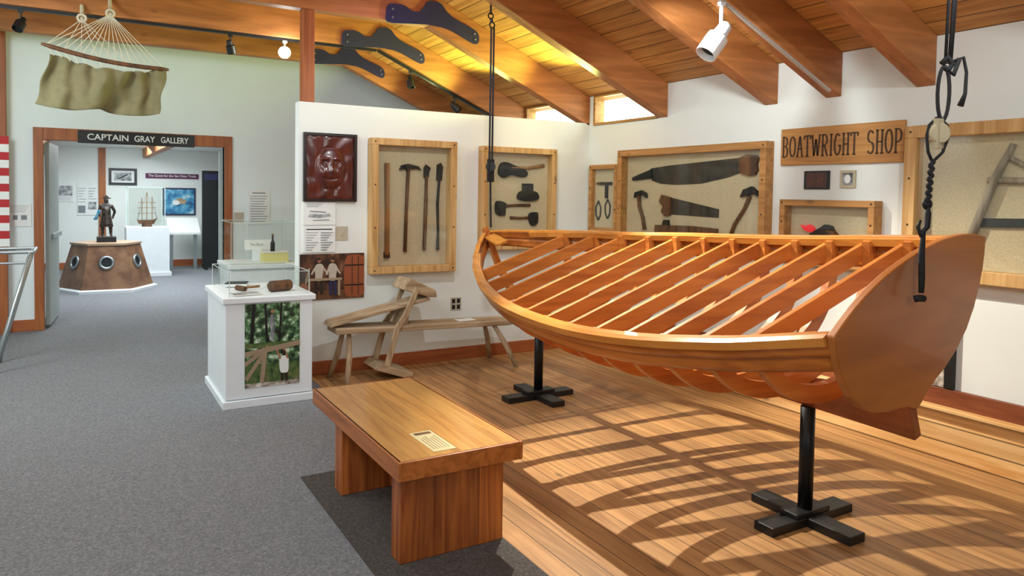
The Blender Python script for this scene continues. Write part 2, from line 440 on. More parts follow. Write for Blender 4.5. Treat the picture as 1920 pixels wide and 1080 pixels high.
for s in ST:
    h = h_(s)
    V = []; F = []
    N = 32; dep = .080 if s < 2.5 else .05; th = .020
    for i in range(N+1):
        t = -1+2*i/N; a = abs(t)*math.pi/2; sg = -1 if t < 0 else 1
        b, u = sec(s, a)
        w, k = w_(s), kk(s)
        dd = dep*(.6+.4*math.cos(a))
        bi = max(0, (w-dd))*math.sin(a)**.88; ui = k+dd+(h-k-dd)*(1-math.cos(a))
        for ds in (-th, th):
            V.append(B(sg*(b-.001), s+ds, u)); V.append(B(sg*bi, s+ds, ui))
    for i in range(N):
        o = i*4; p = o+4
        F += [(o, p, p+1, o+1), (o+2, o+3, p+3, p+2), (o, o+2, p+2, p), (o+1, p+1, p+3, o+3)]
    F += [(0, 1, 3, 2), (N*4, N*4+2, N*4+3, N*4+1)]
    mk('rib', (V, F), M['boatx'], boat)
    w = w_(s)-.02
    p0 = B(-w, s+.034, h-.058); p1 = B(w, s+.034, h-.058)
    mk('cross_brace', gbar(p0, p1, .026, .080, (-math.sin(TH), 0, math.cos(TH))), M['boatx'], boat, bevel=.002)
def wedge(poly, hw, name, mat):
    mk(name, gext(poly, lambda s, u, b: B(b, s, u), -hw, hw), mat, boat, bevel=.003)
wedge([(0.0, 0), (3.0, .03), (3.0, .095), (0.8, .095), (0.0, .16)], .025, 'keel', M['keel'])
wedge([(-.03, -.025), (0.95, -.005), (0.95, .09), (.5, .12), (-.03, .19)], .024, 'skeg', M['keel'])
wedge([(2.85, .03), (3.08, .09), (3.25, .22), (3.335, .42), (3.375, .74), (3.335, .75), (3.29, .45), (3.20, .27), (3.05, .15), (2.85, .11)], .022, 'stem', M['boaty'])
half = [(.0, .12), (.03, .135), (.07, .165), (.13, .19), (.21, .215), (.30, .26), (.375, .32), (.435, .40), (.475, .48), (.502, .56), (.515, .63), (.52, .695)]
topc = []
for i in range(1, 16):
    t = 1-2*i/16; topc.append((.52*t, .695+.12*(1-abs(t)**2.4)))
poly = half + topc + [(-b, u) for b, u in reversed(half)][:-1]
mk('transom', gext(poly, lambda b, u, w: B(b, w-.15*u, u), -.035, 0), M['transom'], boat, bevel=.006)
wedge([(3.14, .615), (3.32, .665), (3.32, .685), (3.14, .635)], .05, 'breasthook', M['boatrail'])
def stand(x, y, top, lab):
    t = thing('boat_stand', lab, 'stand', (x, y, 0), 'boat stands')
    mk('foot', gbox(x-.055, x+.055, y-.28, y+.28, 0, .042), M['black'], t, bevel=.004)
    mk('foot', gbox(x-.29, x-.056, y-.055, y+.055, 0, .042), M['black'], t, bevel=.004)
    mk('foot', gbox(x+.056, x+.29, y-.055, y+.055, 0, .042), M['black'], t, bevel=.004)
    mk('foot_block', gbox(x-.12, x+.12, y-.05, y+.05, .042, .066), M['black'], t, bevel=.004)
    mk('post', gtube([(x, y, .066), (x, y, top)], .034, 20), M['blackmetal'], t, smooth=True)
stand(3.00, 2.27, .555, 'black wooden cross-foot stand post under the boat stern')
stand(3.00, 4.66, .585, 'black wooden cross-foot stand post under the boat bow')

# stern tackle
tk = thing('hoist_tackle', 'black rope tackle with cream pulley and hook', 'rope tackle', (2.77, 1.60, 1.15))
R = Vector((.8616, -.5075, 0)); c0 = Vector((2.735, 1.590, 0))
def rp(o, z): q = c0+R*o; return (q.x, q.y, z)
mk('rope', gtube([rp(.085, 3.28), rp(.080, 2.3), rp(.072, 2.06)], .006), M['rope'], tk, smooth=True)
mk('rope', gtube([rp(.066, 3.28), rp(.062, 2.3), rp(.058, 2.06)], .006), M['rope'], tk, smooth=True)
mk('rope', gtube([rp(.10, 3.28), rp(.092, 2.4), rp(.078, 2.06)], .006), M['rope'], tk, smooth=True)
loop = [rp(.055+.022*math.sin(a), 1.95+.10*math.cos(a)) for a in [2*math.pi*k/20 for k in range(20)]]
mk('rope_loop', gtube(loop, .007, 8, True), M['rope'], tk, smooth=True)
mk('knot', join(gtube([rp(.045, 2.06), rp(.065, 2.085), rp(.085, 2.06), rp(.07, 2.035), rp(.05, 2.05)], .011), gtube([rp(.06, 2.04), rp(.09, 2.02), rp(.11, 2.08)], .009)), M['rope'], tk, smooth=True)
mk('rope_tail', gtube([rp(.09, 2.07), rp(.125, 2.085), rp(.138, 2.03), rp(.136, 1.95), rp(.12, 1.905)], [.006, .006, .006, .007, .012]), M['rope'], tk, smooth=True)
mk('pulley_block', join(glathe([(.0, -.018), (.034, -.018), (.040, -.010), (.040, .010), (.034, .018), (0, .018)], rp(.042, 1.80), 20, (R.y, -R.x, 0)), gbar(rp(.042, 1.855), rp(.042, 1.745), .026, .045)), M['cream'], tk)
mk('block_strap', join(gtube([rp(.035, 1.86), rp(.006, 1.83), rp(-.002, 1.79), rp(.006, 1.73), rp(.02, 1.70)], .006), gtube([rp(.045, 1.86), rp(.074, 1.83), rp(.080, 1.79), rp(.06, 1.73), rp(.03, 1.70)], .006)), M['rope'], tk, smooth=True)
ln = []
for k in range(40):
    z = 1.70-k*.0045; ln.append(rp(.022-.0003*k+.006*math.sin(k*1.1), z))
mk('twisted_rope', gtube(ln, .009), M['rope'], tk, smooth=True)
mk('hook', gtube([rp(.01, 1.53), rp(.015, 1.50), rp(.012, 1.45), rp(-.012, 1.42), rp(-.022, 1.45), rp(-.012, 1.475)], [.007, .011, .012, .011, .008, .004]), M['iron'], tk, smooth=True)
mk('shackle', gring(rp(.01, 1.535), (.3, 1, 0), .016, .006), M['iron'], tk, smooth=True)
mk('lower_rope', gtube([rp(.0, 1.44), rp(-.004, 1.34), rp(.0, 1.25), rp(.0, 1.20)], [.008, .012, .012, .010]), M['rope'], tk, smooth=True)
def off(p, d): return (p[0]+d*.40, p[1]+d*.9, p[2])
mk('rope_end', gtube([off(rp(-.022, 1.175), .008), rp(-.006, 1.18), off(rp(.016, 1.177), .008)], .013), M['rope'], tk, smooth=True)
# bow rope
bx, by = 2.80, 5.10
br = thing('bow_rope', 'black rope with turnbuckle and block suspending the boat bow', 'rope', (bx, by, 1.28))
mk('rope', gtube([(bx-.018, by, 3.29), (bx-.018, by, 2.95)], .008), M['rope'], br)
mk('rope', gtube([(bx-.012, by, 2.85), (bx-.012, by, 1.82)], .008), M['rope'], br)
mk('rope', gtube([(bx+.012, by, 2.85), (bx+.012, by, 1.82)], .008), M['rope'], br)
mk('turnbuckle', join(gring((bx-.018, by, 2.94), (0, 1, 0), .022, .006), gring((bx-.005, by, 2.87), (0, 1, 0), .022, .006), gbar((bx-.016, by, 2.92), (bx-.008, by, 2.89), .03, .01)), M['iron'], br)
mk('pulley_block', join(glathe([(.0, -.02), (.036, -.02), (.04, 0), (.036, .02), (0, .02)], (bx, by, 1.76), 16, (.5, 1, 0)), gbar((bx, by, 1.82), (bx, by, 1.64), .03, .05)), M['iron'], br)
mk('lower_rope', gtube([(bx, by, 1.65), (bx+.004, by, 1.45), (bx+.01, by, 1.28)], .008), M['rope'], br)

# ------------------------------------------------------------------ foreground bench
bn = thing('bench', 'low honey-coloured wooden bench with slab legs standing on dark mat', 'bench', (1.39, 3.37, 0.006))
mk('seat', gbox(1.105, 1.68, 2.745, 4.0, .405, .455), M['benchtop'], bn, bevel=.004)
mk('apron', join(gbox(1.10, 1.118, 2.735, 4.01, .375, .455), gbox(1.668, 1.686, 2.735, 4.01, .375, .455), gbox(1.118, 1.668, 2.735, 2.753, .375, .455), gbox(1.118, 1.668, 3.992, 4.01, .375, .455)), M['benchside'], bn, bevel=.003)
mk('leg', gbox(1.13, 1.62, 2.79, 2.89, .006, .405), M['benchleg'], bn, bevel=.004)
mk('leg', gbox(1.13, 1.62, 3.58, 3.69, .006, .405), M['benchleg'], bn, bevel=.004)
mk('stretcher', gbox(1.34, 1.38, 2.89, 3.58, .24, .405), M['benchside'], bn, bevel=.003)
Pb = lambda u, v, w: (1.28+u, 2.79+v, .455+w)
card = thing('label_card', 'cream printed card lying on the wooden bench', 'card', (1.33, 2.92, .455))
mk('card', gext([(0, 0), (.105, 0), (.10, .27), (-.005, .265)], Pb, .0005, .002), M['creamcard'], card)
mk('printing', join(*[gext([(.014+.014*i, .03), (.014+.014*i, .17+.03*((i*7) % 3)/2), (.017+.014*i, .17+.03*((i*7) % 3)/2), (.017+.014*i, .03)], Pb, .002, .0024) for i in range(6)], gext([(.01, .225), (.09, .225), (.09, .255), (.01, .255)], Pb, .002, .0024)), M['copper'], card)

# ------------------------------------------------------------------ display pedestal
pd = thing('display_pedestal', 'white display plinth with glass cover and trail photograph', 'display case', (1.17, 5.85, 0))
mk('body', gbox(.87, 1.48, 5.41, 6.23, .06, .745), M['white'], pd, bevel=.004)
mk('plinth_base', gbox(.85, 1.50, 5.39, 6.25, 0, .055), M['white'], pd, bevel=.004)
mk('top', gbox(.85, 1.50, 5.39, 6.25, .745, .785), M['white'], pd, bevel=.004)
def cover(par, x0, x1, y0, y1, z0, z1, e=.004):
    mk('glass_cover', join(gbox(x0, x1, y0, y0+.003, z0, z1), gbox(x0, x1, y1-.003, y1, z0, z1), gbox(x0, x0+.003, y0, y1, z0, z1), gbox(x1-.003, x1, y0, y1, z0, z1), gbox(x0, x1, y0, y1, z1-.003, z1)), M['caseglass'], par)
    bars = []
    for x in (x0, x1):
        for y in (y0, y1): bars.append(gbar((x, y, z0), (x, y, z1), e, e))
        bars.append(gbar((x, y0, z1), (x, y1, z1), e, e))
    for y in (y0, y1): bars.append(gbar((x0, y, z1), (x1, y, z1), e, e))
    mk('glass_edge', join(*bars), M['edge'], par)
cover(pd, .90, 1.46, 5.43, 6.20, .785, .955)
def layered(name, fn, u0, u1, v0, v1, base, layers, parent=None, w0=0.0, th=.012, **kw):
    g = [gext([(u0, v0), (u1, v0), (u1, v1), (u0, v1)], fn, w0, w0+th)]
    mats = [base]; idx = [0]*6
    for i, (poly, m) in enumerate(layers):
        if m not in mats: mats.append(m)
        q = gext([(u0+(u1-u0)*p[0], v0+(v1-v0)*p[1]) for p in poly], fn, w0+th, w0+th+.0006*(i+1))
        g.append(q); idx += [mats.index(m)]*len(q[1])
    return mk(name, join(*g), mats, parent, matidx=idx, **kw)
def rect(a, b, c, d): return [(a, c), (b, c), (b, d), (a, d)]
def band(x0, y0, x1, y1, t):
    dx, dy = x1-x0, y1-y0; L = math.hypot(dx, dy); nx, ny = -dy/L*t/2, dx/L*t/2
    return [(x0+nx, y0+ny), (x1+nx, y1+ny), (x1-nx, y1-ny), (x0-nx, y0-ny)]
def disc(cx, cy, rx, ry, n=14): return [(cx+rx*math.cos(2*math.pi*k/n), cy+ry*math.sin(2*math.pi*k/n)) for k in range(n)]
layered('photograph', lambda u, v, w: (u, 5.41-w, v), 1.00, 1.385, .135, .735, M['foliage'],
    [(rect(0, 1, 0, .28), M['foliage2']), (rect(.0, 1, .47, .53), M['foliage2']), (rect(0, 1, 0, .05), M['brick']), (band(.12, .53, .16, 1, .06), M['black']), (band(.40, .53, .36, 1, .04), M['black']), (band(.62, .53, .66, 1, .035), M['black']),
     (smooth_poly([(.44, .56), (.46, .68), (.43, .78), (.47, .86), (.53, .84), (.54, .72), (.52, .56)]), M['printgrey']), (disc(.49, .90, .03, .022), M['skin']),
     (band(.0, .40, 1, .50, .06), M['logs']), (band(.02, .10, .42, .48, .06), M['logs']), (band(.0, .28, .3, .42, .05), M['logs']), (band(.30, .05, .36, .42, .08), M['logs']),
     (band(.67, .05, .68, .20, .045), M['hair']), (band(.76, .05, .74, .20, .045), M['hair']),
     (smooth_poly([(.64, .16), (.62, .26), (.63, .33), (.70, .355), (.78, .33), (.79, .26), (.78, .16), (.71, .145)]), M['paper']), (band(.64, .32, .57, .43, .03), M['skin']), (band(.77, .32, .70, .44, .03), M['skin']), (disc(.70, .39, .038, .028), M['hair'])], parent=pd, th=.006)
def log(x, y, z, l, r):
    return glathe([(0, 0), (r*.9, 0), (r, .01), (r*.96, l*.5), (r, l-.01), (r*.9, l), (0, l)], (x, y, z+r), 14, (1, .35, 0))
mk('wood_block', log(1.22, 5.62, .786, .17, .042), M['handle'], label='short round brown log section inside glass display', cat='log', smooth=True)
def booklet(x, y, z, w, d, h, m, lab, rot=.2):
    q = Vector((math.cos(rot), math.sin(rot), 0)); c = Vector((x, y, z+h/2+.001))
    b = thing('booklet', lab, 'book', (x, y, z))
    mk('pages', gbar(c-q*w/2, c+q*w/2, d, h*.7), M['paper'], b)
    mk('cover', gbar(c-q*w/2+Vector((0, 0, h*.42)), c+q*w/2+Vector((0, 0, h*.42)), d, h*.15), m, b)
booklet(1.03, 5.54, .786, .20, .12, .012, M['printgrey'], 'open grey leaflet inside the glass display')
booklet(1.06, 6.06, .786, .16, .16, .03, M['iron'], 'dark worn book inside the glass display', -.3)
def mallet(x, y, z, rot, lab):
    q = Vector((math.cos(rot), math.sin(rot), 0)); n = Vector((-q.y, q.x, 0)); c = Vector((x, y, z+.02))
    b = thing('caulking_mallet', lab, 'mallet', (x, y, z))
    mk('head', gtube([c-n*.06, c-n*.05, c+n*.05, c+n*.06], [.016, .02, .02, .016], 10), M['handle'], b)
    mk('handle', gtube([c, c+q*.16], [.008, .01], 8), M['handlelight'], b)
mallet(1.04, 5.78, .786, .4, 'small dark wooden mallet inside the glass display'); mallet(1.28, 5.90, .786, -.3, 'small brown wooden mallet inside the glass display')
p2 = thing('display_pedestal', 'white display plinth with tall glass cover beside partition', 'display case', (1.5, 7.5, 0))
mk('body', gbox(1.2, 1.82, 7.2, 7.8, 0, .80), M['white'], p2, bevel=.004)
mk('top', gbox(1.18, 1.84, 7.18, 7.82, .80, .84), M['white'], p2, bevel=.004)
cover(p2, 1.21, 1.81, 7.21, 7.79, .84, 1.24)
bx2 = thing('yellow_box', 'pale yellow exhibit block in tall glass case', 'box', (1.68, 7.4, .841))
mk('block', gbox(1.52, 1.76, 7.30, 7.45, .841, .94), M['yellow'], bx2, bevel=.003)
mk('lid', gbox(1.515, 1.765, 7.295, 7.455, .94, .95), M['paper'], bx2)
cs = thing('caption_sign', 'white caption card standing in tall glass case', 'sign', (1.5, 7.6, .841))
mk('card', gext([(1.40, .95), (1.66, .95), (1.66, 1.05), (1.40, 1.05)], lambda u, v, w: (u, 7.6-w, v), 0, .004), M['paper'], cs)
mk('card_foot', gbox(1.48, 1.56, 7.58, 7.64, .841, .95), M['white'], cs)
mk('lettering', gtext('The Boat', lambda u, v, w: (u, 7.6-w, v), 1.45, 1.58, .99, 1.015, .005), M['ink'], cs)
bo = thing('bottle', 'small dark bottle on box in tall glass case', 'bottle', (1.62, 7.36, .951))
mk('body', glathe([(.0, 0), (.022, 0), (.022, .08), (.009, .11), (.009, .15), (0, .15)], (1.62, 7.36, .951), 12), M['black'], bo, smooth=True)
mk('stopper', glathe([(.0, 0), (.011, 0), (.011, .02), (0, .02)], (1.62, 7.36, 1.101), 10), M['handlelight'], bo)

# ------------------------------------------------------------------ shaving horse
sh = thing('shaving_horse', 'old weathered wooden shaving horse bench against the partition', 'workbench', (2.55, 5.75, 0))
mk('seat_plank', gext([(1.74, .41), (3.32, .365), (3.36, .37), (3.36, .41), (2.4, .435), (1.74, .46)], lambda u, v, w: (u, w, v), 5.66, 5.92), M['old'], sh, bevel=.008)
mk('ramp', gext([(1.70, .465), (1.72, .50), (2.54, .665), (2.56, .635)], lambda u, v, w: (u, w, v), 5.68, 5.90), M['old'], sh, bevel=.008)
mk('riser', gext([(2.28, .43), (2.36, .43), (2.40, .61), (2.33, .59)], lambda u, v, w: (u, w, v), 5.71, 5.87), M['oldz'], sh, bevel=.005)
arm = [(2.13, .10), (2.175, .085), (2.27, .42), (2.34, .52), (2.44, .74), (2.40, .76), (2.30, .54), (2.225, .44)]
mk('swing_arm', gext(arm, lambda u, v, w: (u, w, v), 5.635, 5.66), M['oldz'], sh, bevel=.004)
mk('swing_arm', gext(arm, lambda u, v, w: (u, w, v), 5.92, 5.945), M['oldz'], sh, bevel=.004)
mk('clamp_head', gext([(2.30, .74), (2.33, .80), (2.37, .83), (2.60, .72), (2.61, .66), (2.54, .665), (2.42, .70)], lambda u, v, w: (u, w, v), 5.66, 5.92), M['old'], sh, bevel=.01)
mk('treadle', gext([(2.06, .10), (2.12, .14), (2.38, .05), (2.38, .015), (2.30, .015)], lambda u, v, w: (u, w, v), 5.62, 5.96), M['old'], sh, bevel=.006)
for a, b in (((1.86, 5.72, .42), (1.80, 5.58, 0)), ((1.86, 5.86, .42), (1.78, 5.98, 0)), ((3.18, 5.70, .38), (3.36, 5.58, 0)), ((3.18, 5.88, .38), (3.32, 6.02, 0))):
    mid = [(a[i]+b[i])/2+(.012 if i == 0 else 0) for i in range(3)]
    mk('leg', gtube([a, mid, b], [.018, .025, .020], 10), M['oldz'], sh, smooth=True)
mk('note_card', gbox(2.85, 3.02, 5.72, 5.84, .4245, .4265), M['paper'], label='white card lying on the shaving horse seat', cat='card')

# ------------------------------------------------------------------ wall cases
def case(fn, u0, u1, v0, v1, lab, mat, depth=.09, fw=.055):
    c = fn((u0+u1)/2, v0, 0)
    t = thing('tool_case', lab, 'display case', c)
    a, b = min(u0, u1), max(u0, u1)
    R4 = [(a, b, v0, v0+fw), (a, b, v1-fw, v1), (a, a+fw, v0+fw, v1-fw), (b-fw, b, v0+fw, v1-fw)]
    mk('frame', join(*[gext([(p, r), (q, r), (q, s), (p, s)], fn, 0.0, depth) for p, q, r, s in R4]), mat, t, bevel=.004)
    mk('backing', gext([(a+fw, v0+fw), (b-fw, v0+fw), (b-fw, v1-fw), (a+fw, v1-fw)], fn, .001, .008), M['burlap'], t)
    mk('glass', gext([(a+fw, v0+fw), (b-fw, v0+fw), (b-fw, v1-fw), (a+fw, v1-fw)], fn, depth-.022, depth-.019), M['caseglass'], t)
    for uu in (a+fw/2, b-fw/2):
        for k in range(4):
            vv = v0+fw/2+(v1-v0-fw)*k/3
            p = fn(uu, vv, depth); ax = Vector(fn(uu, vv, 1))-Vector(fn(uu, vv, 0))
            mk('screw', glathe([(.0, 0), (.007, 0), (.007, .002), (0, .002)], p, 8, ax), M['brass'], t)
    return t
M['pinez'] = wood('pine_z', '#CFA76E', '#AE8247', 'z', .55, None, True)
M['piney'] = wood('pine_y', '#B8854A', '#966933', 'y', .55, None, True)
case(Ppart, 2.14, 2.945, .84, 2.01, 'tall pine-framed glass case with long-handled tools', M['pinez'], .11, .06)
case(Ppart, 3.215, 4.04, 1.02, 1.99, 'pine-framed glass case holding four axes', M['pinez'], .10, .055)
case(Pright, 6.02, 5.57, 1.18, 1.85, 'narrow pine-framed glass case with small tools', M['piney'], .06, .045)
case(Pright, 5.53, 3.77, 1.13, 1.975, 'wide pine-framed glass case with saws and adzes', M['piney'], .09, .06)
case(Pright, 3.636, 2.89, 1.08, 1.54, 'small pine-framed glass case with hand plane', M['piney'], .09, .045)
case(Pright, 2.705, 1.0, 1.075, 2.005, 'large pine-framed glass case with weathered wooden frame', M['pinez'], .09, .075)

def xf(poly, cu, cv, sc=1, ang=0, flip=1):
    c, s = math.cos(ang), math.sin(ang)
    return [(cu+(p[0]*flip*c-p[1]*s)*sc, cv+(p[0]*flip*s+p[1]*c)*sc) for p in poly]
def tool(name, lab, cat, fn, parts):
    allp = [q for p in parts for q in p[2]]
    cu = sum(p[0] for p in allp)/len(allp); cv = min(p[1] for p in allp)
    t = thing(name, lab, cat, fn(cu, cv, .01))
    for p in parts:
        if p[1] == 'tube': mk(p[0], gtube([fn(u, v, .0085+(max(p[3]) if isinstance(p[3], list) else p[3])) for u, v in p[2]], p[3], 8), p[4], t, smooth=True)
        else: mk(p[0], gext(p[2], fn, .0085, .0085+p[3]), p[4], t)
tool('draw_pole', 'long light wooden handle tool', 'tool', Ppart, [('handle', 'tube', [(2.31, 1.0), (2.31, 1.4), (2.305, 1.80)], [.022, .02, .024], M['handlelight']), ('ferrule', 'poly', rect(2.285, 2.335, .97, 1.02), .03, M['iron'])])
tool('adze', 'long-handled shipwright adze with dark iron head', 'adze', Ppart, [('handle', 'tube', [(2.48, 1.02), (2.49, 1.4), (2.505, 1.76)], [.018, .015, .017], M['handle']), ('head', 'poly', [(2.42, 1.745), (2.44, 1.785), (2.50, 1.80), (2.60, 1.78), (2.625, 1.745), (2.59, 1.76), (2.53, 1.755), (2.50, 1.735), (2.47, 1.755)], .03, M['iron'])])
tool('peavey', 'long dark slim handled iron tool', 'tool', Ppart, [('handle', 'tube', [(2.665, 1.03), (2.675, 1.4), (2.68, 1.70)], [.017, .018, .014], M['handle']), ('tip', 'poly', [(2.655, 1.68), (2.655, 1.77), (2.675, 1.80), (2.72, 1.77), (2.705, 1.72), (2.70, 1.68)], .02, M['iron'])])
tool('auger', 'long iron auger with eye at top', 'tool', Ppart, [('shank', 'tube', [(2.795, 1.03), (2.80, 1.2), (2.79, 1.45), (2.805, 1.66)], [.018, .012, .014, .012], M['iron']), ('eye', 'poly', [(2.78, 1.66), (2.785, 1.80), (2.82, 1.82), (2.84, 1.78), (2.83, 1.66)], .025, M['iron'])])
tool('broadaxe', 'large broadaxe with wooden handle', 'axe', Ppart, [('handle', 'tube', [(3.56, 1.80), (3.75, 1.80), (3.93, 1.83)], [.014, .015, .018], M['handlelight']), ('head', 'poly', smooth_poly([(3.42, 1.74), (3.44, 1.83), (3.50, 1.85), (3.60, 1.82), (3.72, 1.78), (3.74, 1.73), (3.68, 1.71), (3.56, 1.73), (3.48, 1.70)], 3), .03, M['iron'])])
tool('axe', 'wide dark iron axe head without handle', 'axe', Ppart, [('blade', 'poly', smooth_poly([(3.64, 1.50), (3.65, 1.56), (3.70, 1.585), (3.74, 1.585), (3.79, 1.585), (3.86, 1.56), (3.87, 1.50), (3.76, 1.48)], 3), .03, M['iron']), ('poll', 'poly', rect(3.69, 3.80, 1.585, 1.65), .04, M['iron'])])
tool('hatchet', 'hatchet with short wooden handle', 'axe', Ppart, [('handle', 'tube', [(3.47, 1.43), (3.62, 1.44), (3.78, 1.44)], [.013, .013, .015], M['handle']), ('head', 'poly', smooth_poly([(3.40, 1.36), (3.40, 1.47), (3.46, 1.475), (3.51, 1.45), (3.50, 1.40), (3.49, 1.34)], 3), .03, M['iron'])])
tool('hatchet', 'small hatchet with dark head at handle end', 'axe', Ppart, [('handle', 'tube', [(3.56, 1.32), (3.68, 1.315), (3.80, 1.32)], [.014, .012, .013], M['handle']), ('head', 'poly', smooth_poly([(3.77, 1.30), (3.77, 1.35), (3.80, 1.37), (3.86, 1.37), (3.87, 1.33), (3.86, 1.26), (3.80, 1.24)], 3), .03, M['iron'])])
tool('spokeshave', 'black iron square tool', 'tool', Pright, [('blade', 'poly', [(5.90, 1.68), (5.70, 1.68), (5.70, 1.65), (5.76, 1.65), (5.76, 1.52), (5.80, 1.52), (5.80, 1.65), (5.90, 1.65)], .015, M['iron']), ('grip', 'tube', [(5.93, 1.665), (5.87, 1.665)], .012, M['handle'])])
for k, (yy, zz) in enumerate(((5.91, 1.40), (5.76, 1.42))):
    tool('calipers', 'pair of curved iron calipers', 'calipers', Pright, [('arm', 'tube', [(yy, zz+.09), (yy+.04, zz+.03), (yy+.035, zz-.05), (yy, zz-.10)], .007, M['iron']), ('arm', 'tube', [(yy, zz+.09), (yy-.04, zz+.03), (yy-.035, zz-.05), (yy-.005, zz-.10)], .007, M['iron'])])
tool('whipsaw', 'long dark two-handled pit saw blade', 'saw', Pright, [('blade', 'poly', [(5.12, 1.69), (5.14, 1.80), (4.9, 1.82), (4.5, 1.84), (4.12, 1.86), (4.02, 1.85), (4.02, 1.76), (4.2, 1.71), (4.5, 1.66), (4.8, 1.65), (5.0, 1.66)], .006, M['saw']),
    ('handle', 'poly', [(4.08, 1.75), (4.08, 1.86), (4.0, 1.885), (3.91, 1.875), (3.895, 1.85), (3.91, 1.80), (3.90, 1.76), (3.92, 1.725), (4.0, 1.72)], .03, M['handle']), ('tip', 'poly', [(5.10, 1.71), (5.38, 1.69), (5.38, 1.72), (5.12, 1.79)], .02, M['iron'])])
tool('adze', 'curved-handled adze hanging upright', 'adze', Pright, [('handle', 'tube', [(5.19, 1.24), (5.22, 1.35), (5.27, 1.45), (5.28, 1.55)], [.018, .015, .015, .018], M['handle']), ('head', 'poly', [(5.34, 1.53), (5.33, 1.58), (5.24, 1.60), (5.18, 1.575), (5.17, 1.53), (5.22, 1.56), (5.28, 1.55)], .03, M['iron'])])
tool('hand_saw', 'short tapered hand saw with wooden grip', 'saw', Pright, [('blade', 'poly', [(4.88, 1.54), (4.30, 1.45), (4.30, 1.38), (4.88, 1.39)], .006, M['saw']), ('grip', 'poly', [(4.86, 1.38), (4.86, 1.54), (4.97, 1.56), (5.00, 1.50), (4.95, 1.46), (4.97, 1.41), (4.92, 1.37)], .025, M['handle'])])
tool('jointer_plane', 'long dark wooden plane', 'plane', Pright, [('body', 'poly', [(5.02, 1.22), (5.02, 1.29), (4.6, 1.30), (4.3, 1.29), (4.3, 1.22)], .05, M['handle']), ('knob', 'poly', [(4.95, 1.29), (4.93, 1.34), (4.88, 1.34), (4.87, 1.29)], .03, M['iron'])])
tool('lipped_adze', 'adze with long dark curved handle', 'adze', Pright, [('handle', 'tube', [(4.17, 1.20), (4.12, 1.33), (4.02, 1.46), (3.97, 1.56)], [.017, .015, .014, .017], M['handle']), ('head', 'poly', [(4.06, 1.55), (4.03, 1.61), (3.95, 1.635), (3.90, 1.60), (3.87, 1.55), (3.93, 1.58), (4.0, 1.565)], .03, M['iron'])])
tool('hand_plane', 'dark wedge-shaped tool with small red glint', 'plane', Pright, [('body', 'poly', [(3.40, 1.27), (3.40, 1.30), (3.32, 1.345), (3.28, 1.37), (3.24, 1.36), (3.21, 1.31), (3.14, 1.26), (3.17, 1.245), (3.25, 1.30), (3.32, 1.27)], .045, M['iron']), ('head', 'poly', [(3.49, 1.36), (3.45, 1.35), (3.42, 1.365), (3.385, 1.345), (3.38, 1.31), (3.43, 1.315), (3.46, 1.325)], .03, M['redglow']), ('iron_blade', 'poly', [(3.27, 1.33), (3.22, 1.33), (3.13, 1.235), (3.16, 1.23)], .05, M['handle'])])  # red part is a painted light glint, not a piece of the tool
tool('wooden_frame_saw', 'weathered grey wooden frame with dark cross bars', 'frame saw', Pright, [('side_pole', 'tube', [(2.37, 1.18), (2.28, 1.45), (2.19, 1.70), (2.11, 1.87)], [.026, .024, .022, .017], M['greywood']), ('side_pole', 'tube', [(1.55, 1.24), (1.6, 1.5), (1.62, 1.85)], [.024, .022, .02], M['greywood']),
    ('crossbar', 'tube', [(2.24, 1.67), (1.9, 1.66), (1.6, 1.69)], .018, M['greywood']), ('crossbar', 'tube', [(2.14, 1.80), (2.04, 1.74), (1.95, 1.67)], .014, M['greywood']), ('blade', 'poly', [(2.30, 1.40), (1.56, 1.42), (1.56, 1.47), (2.30, 1.45)], .02, M['iron'])])

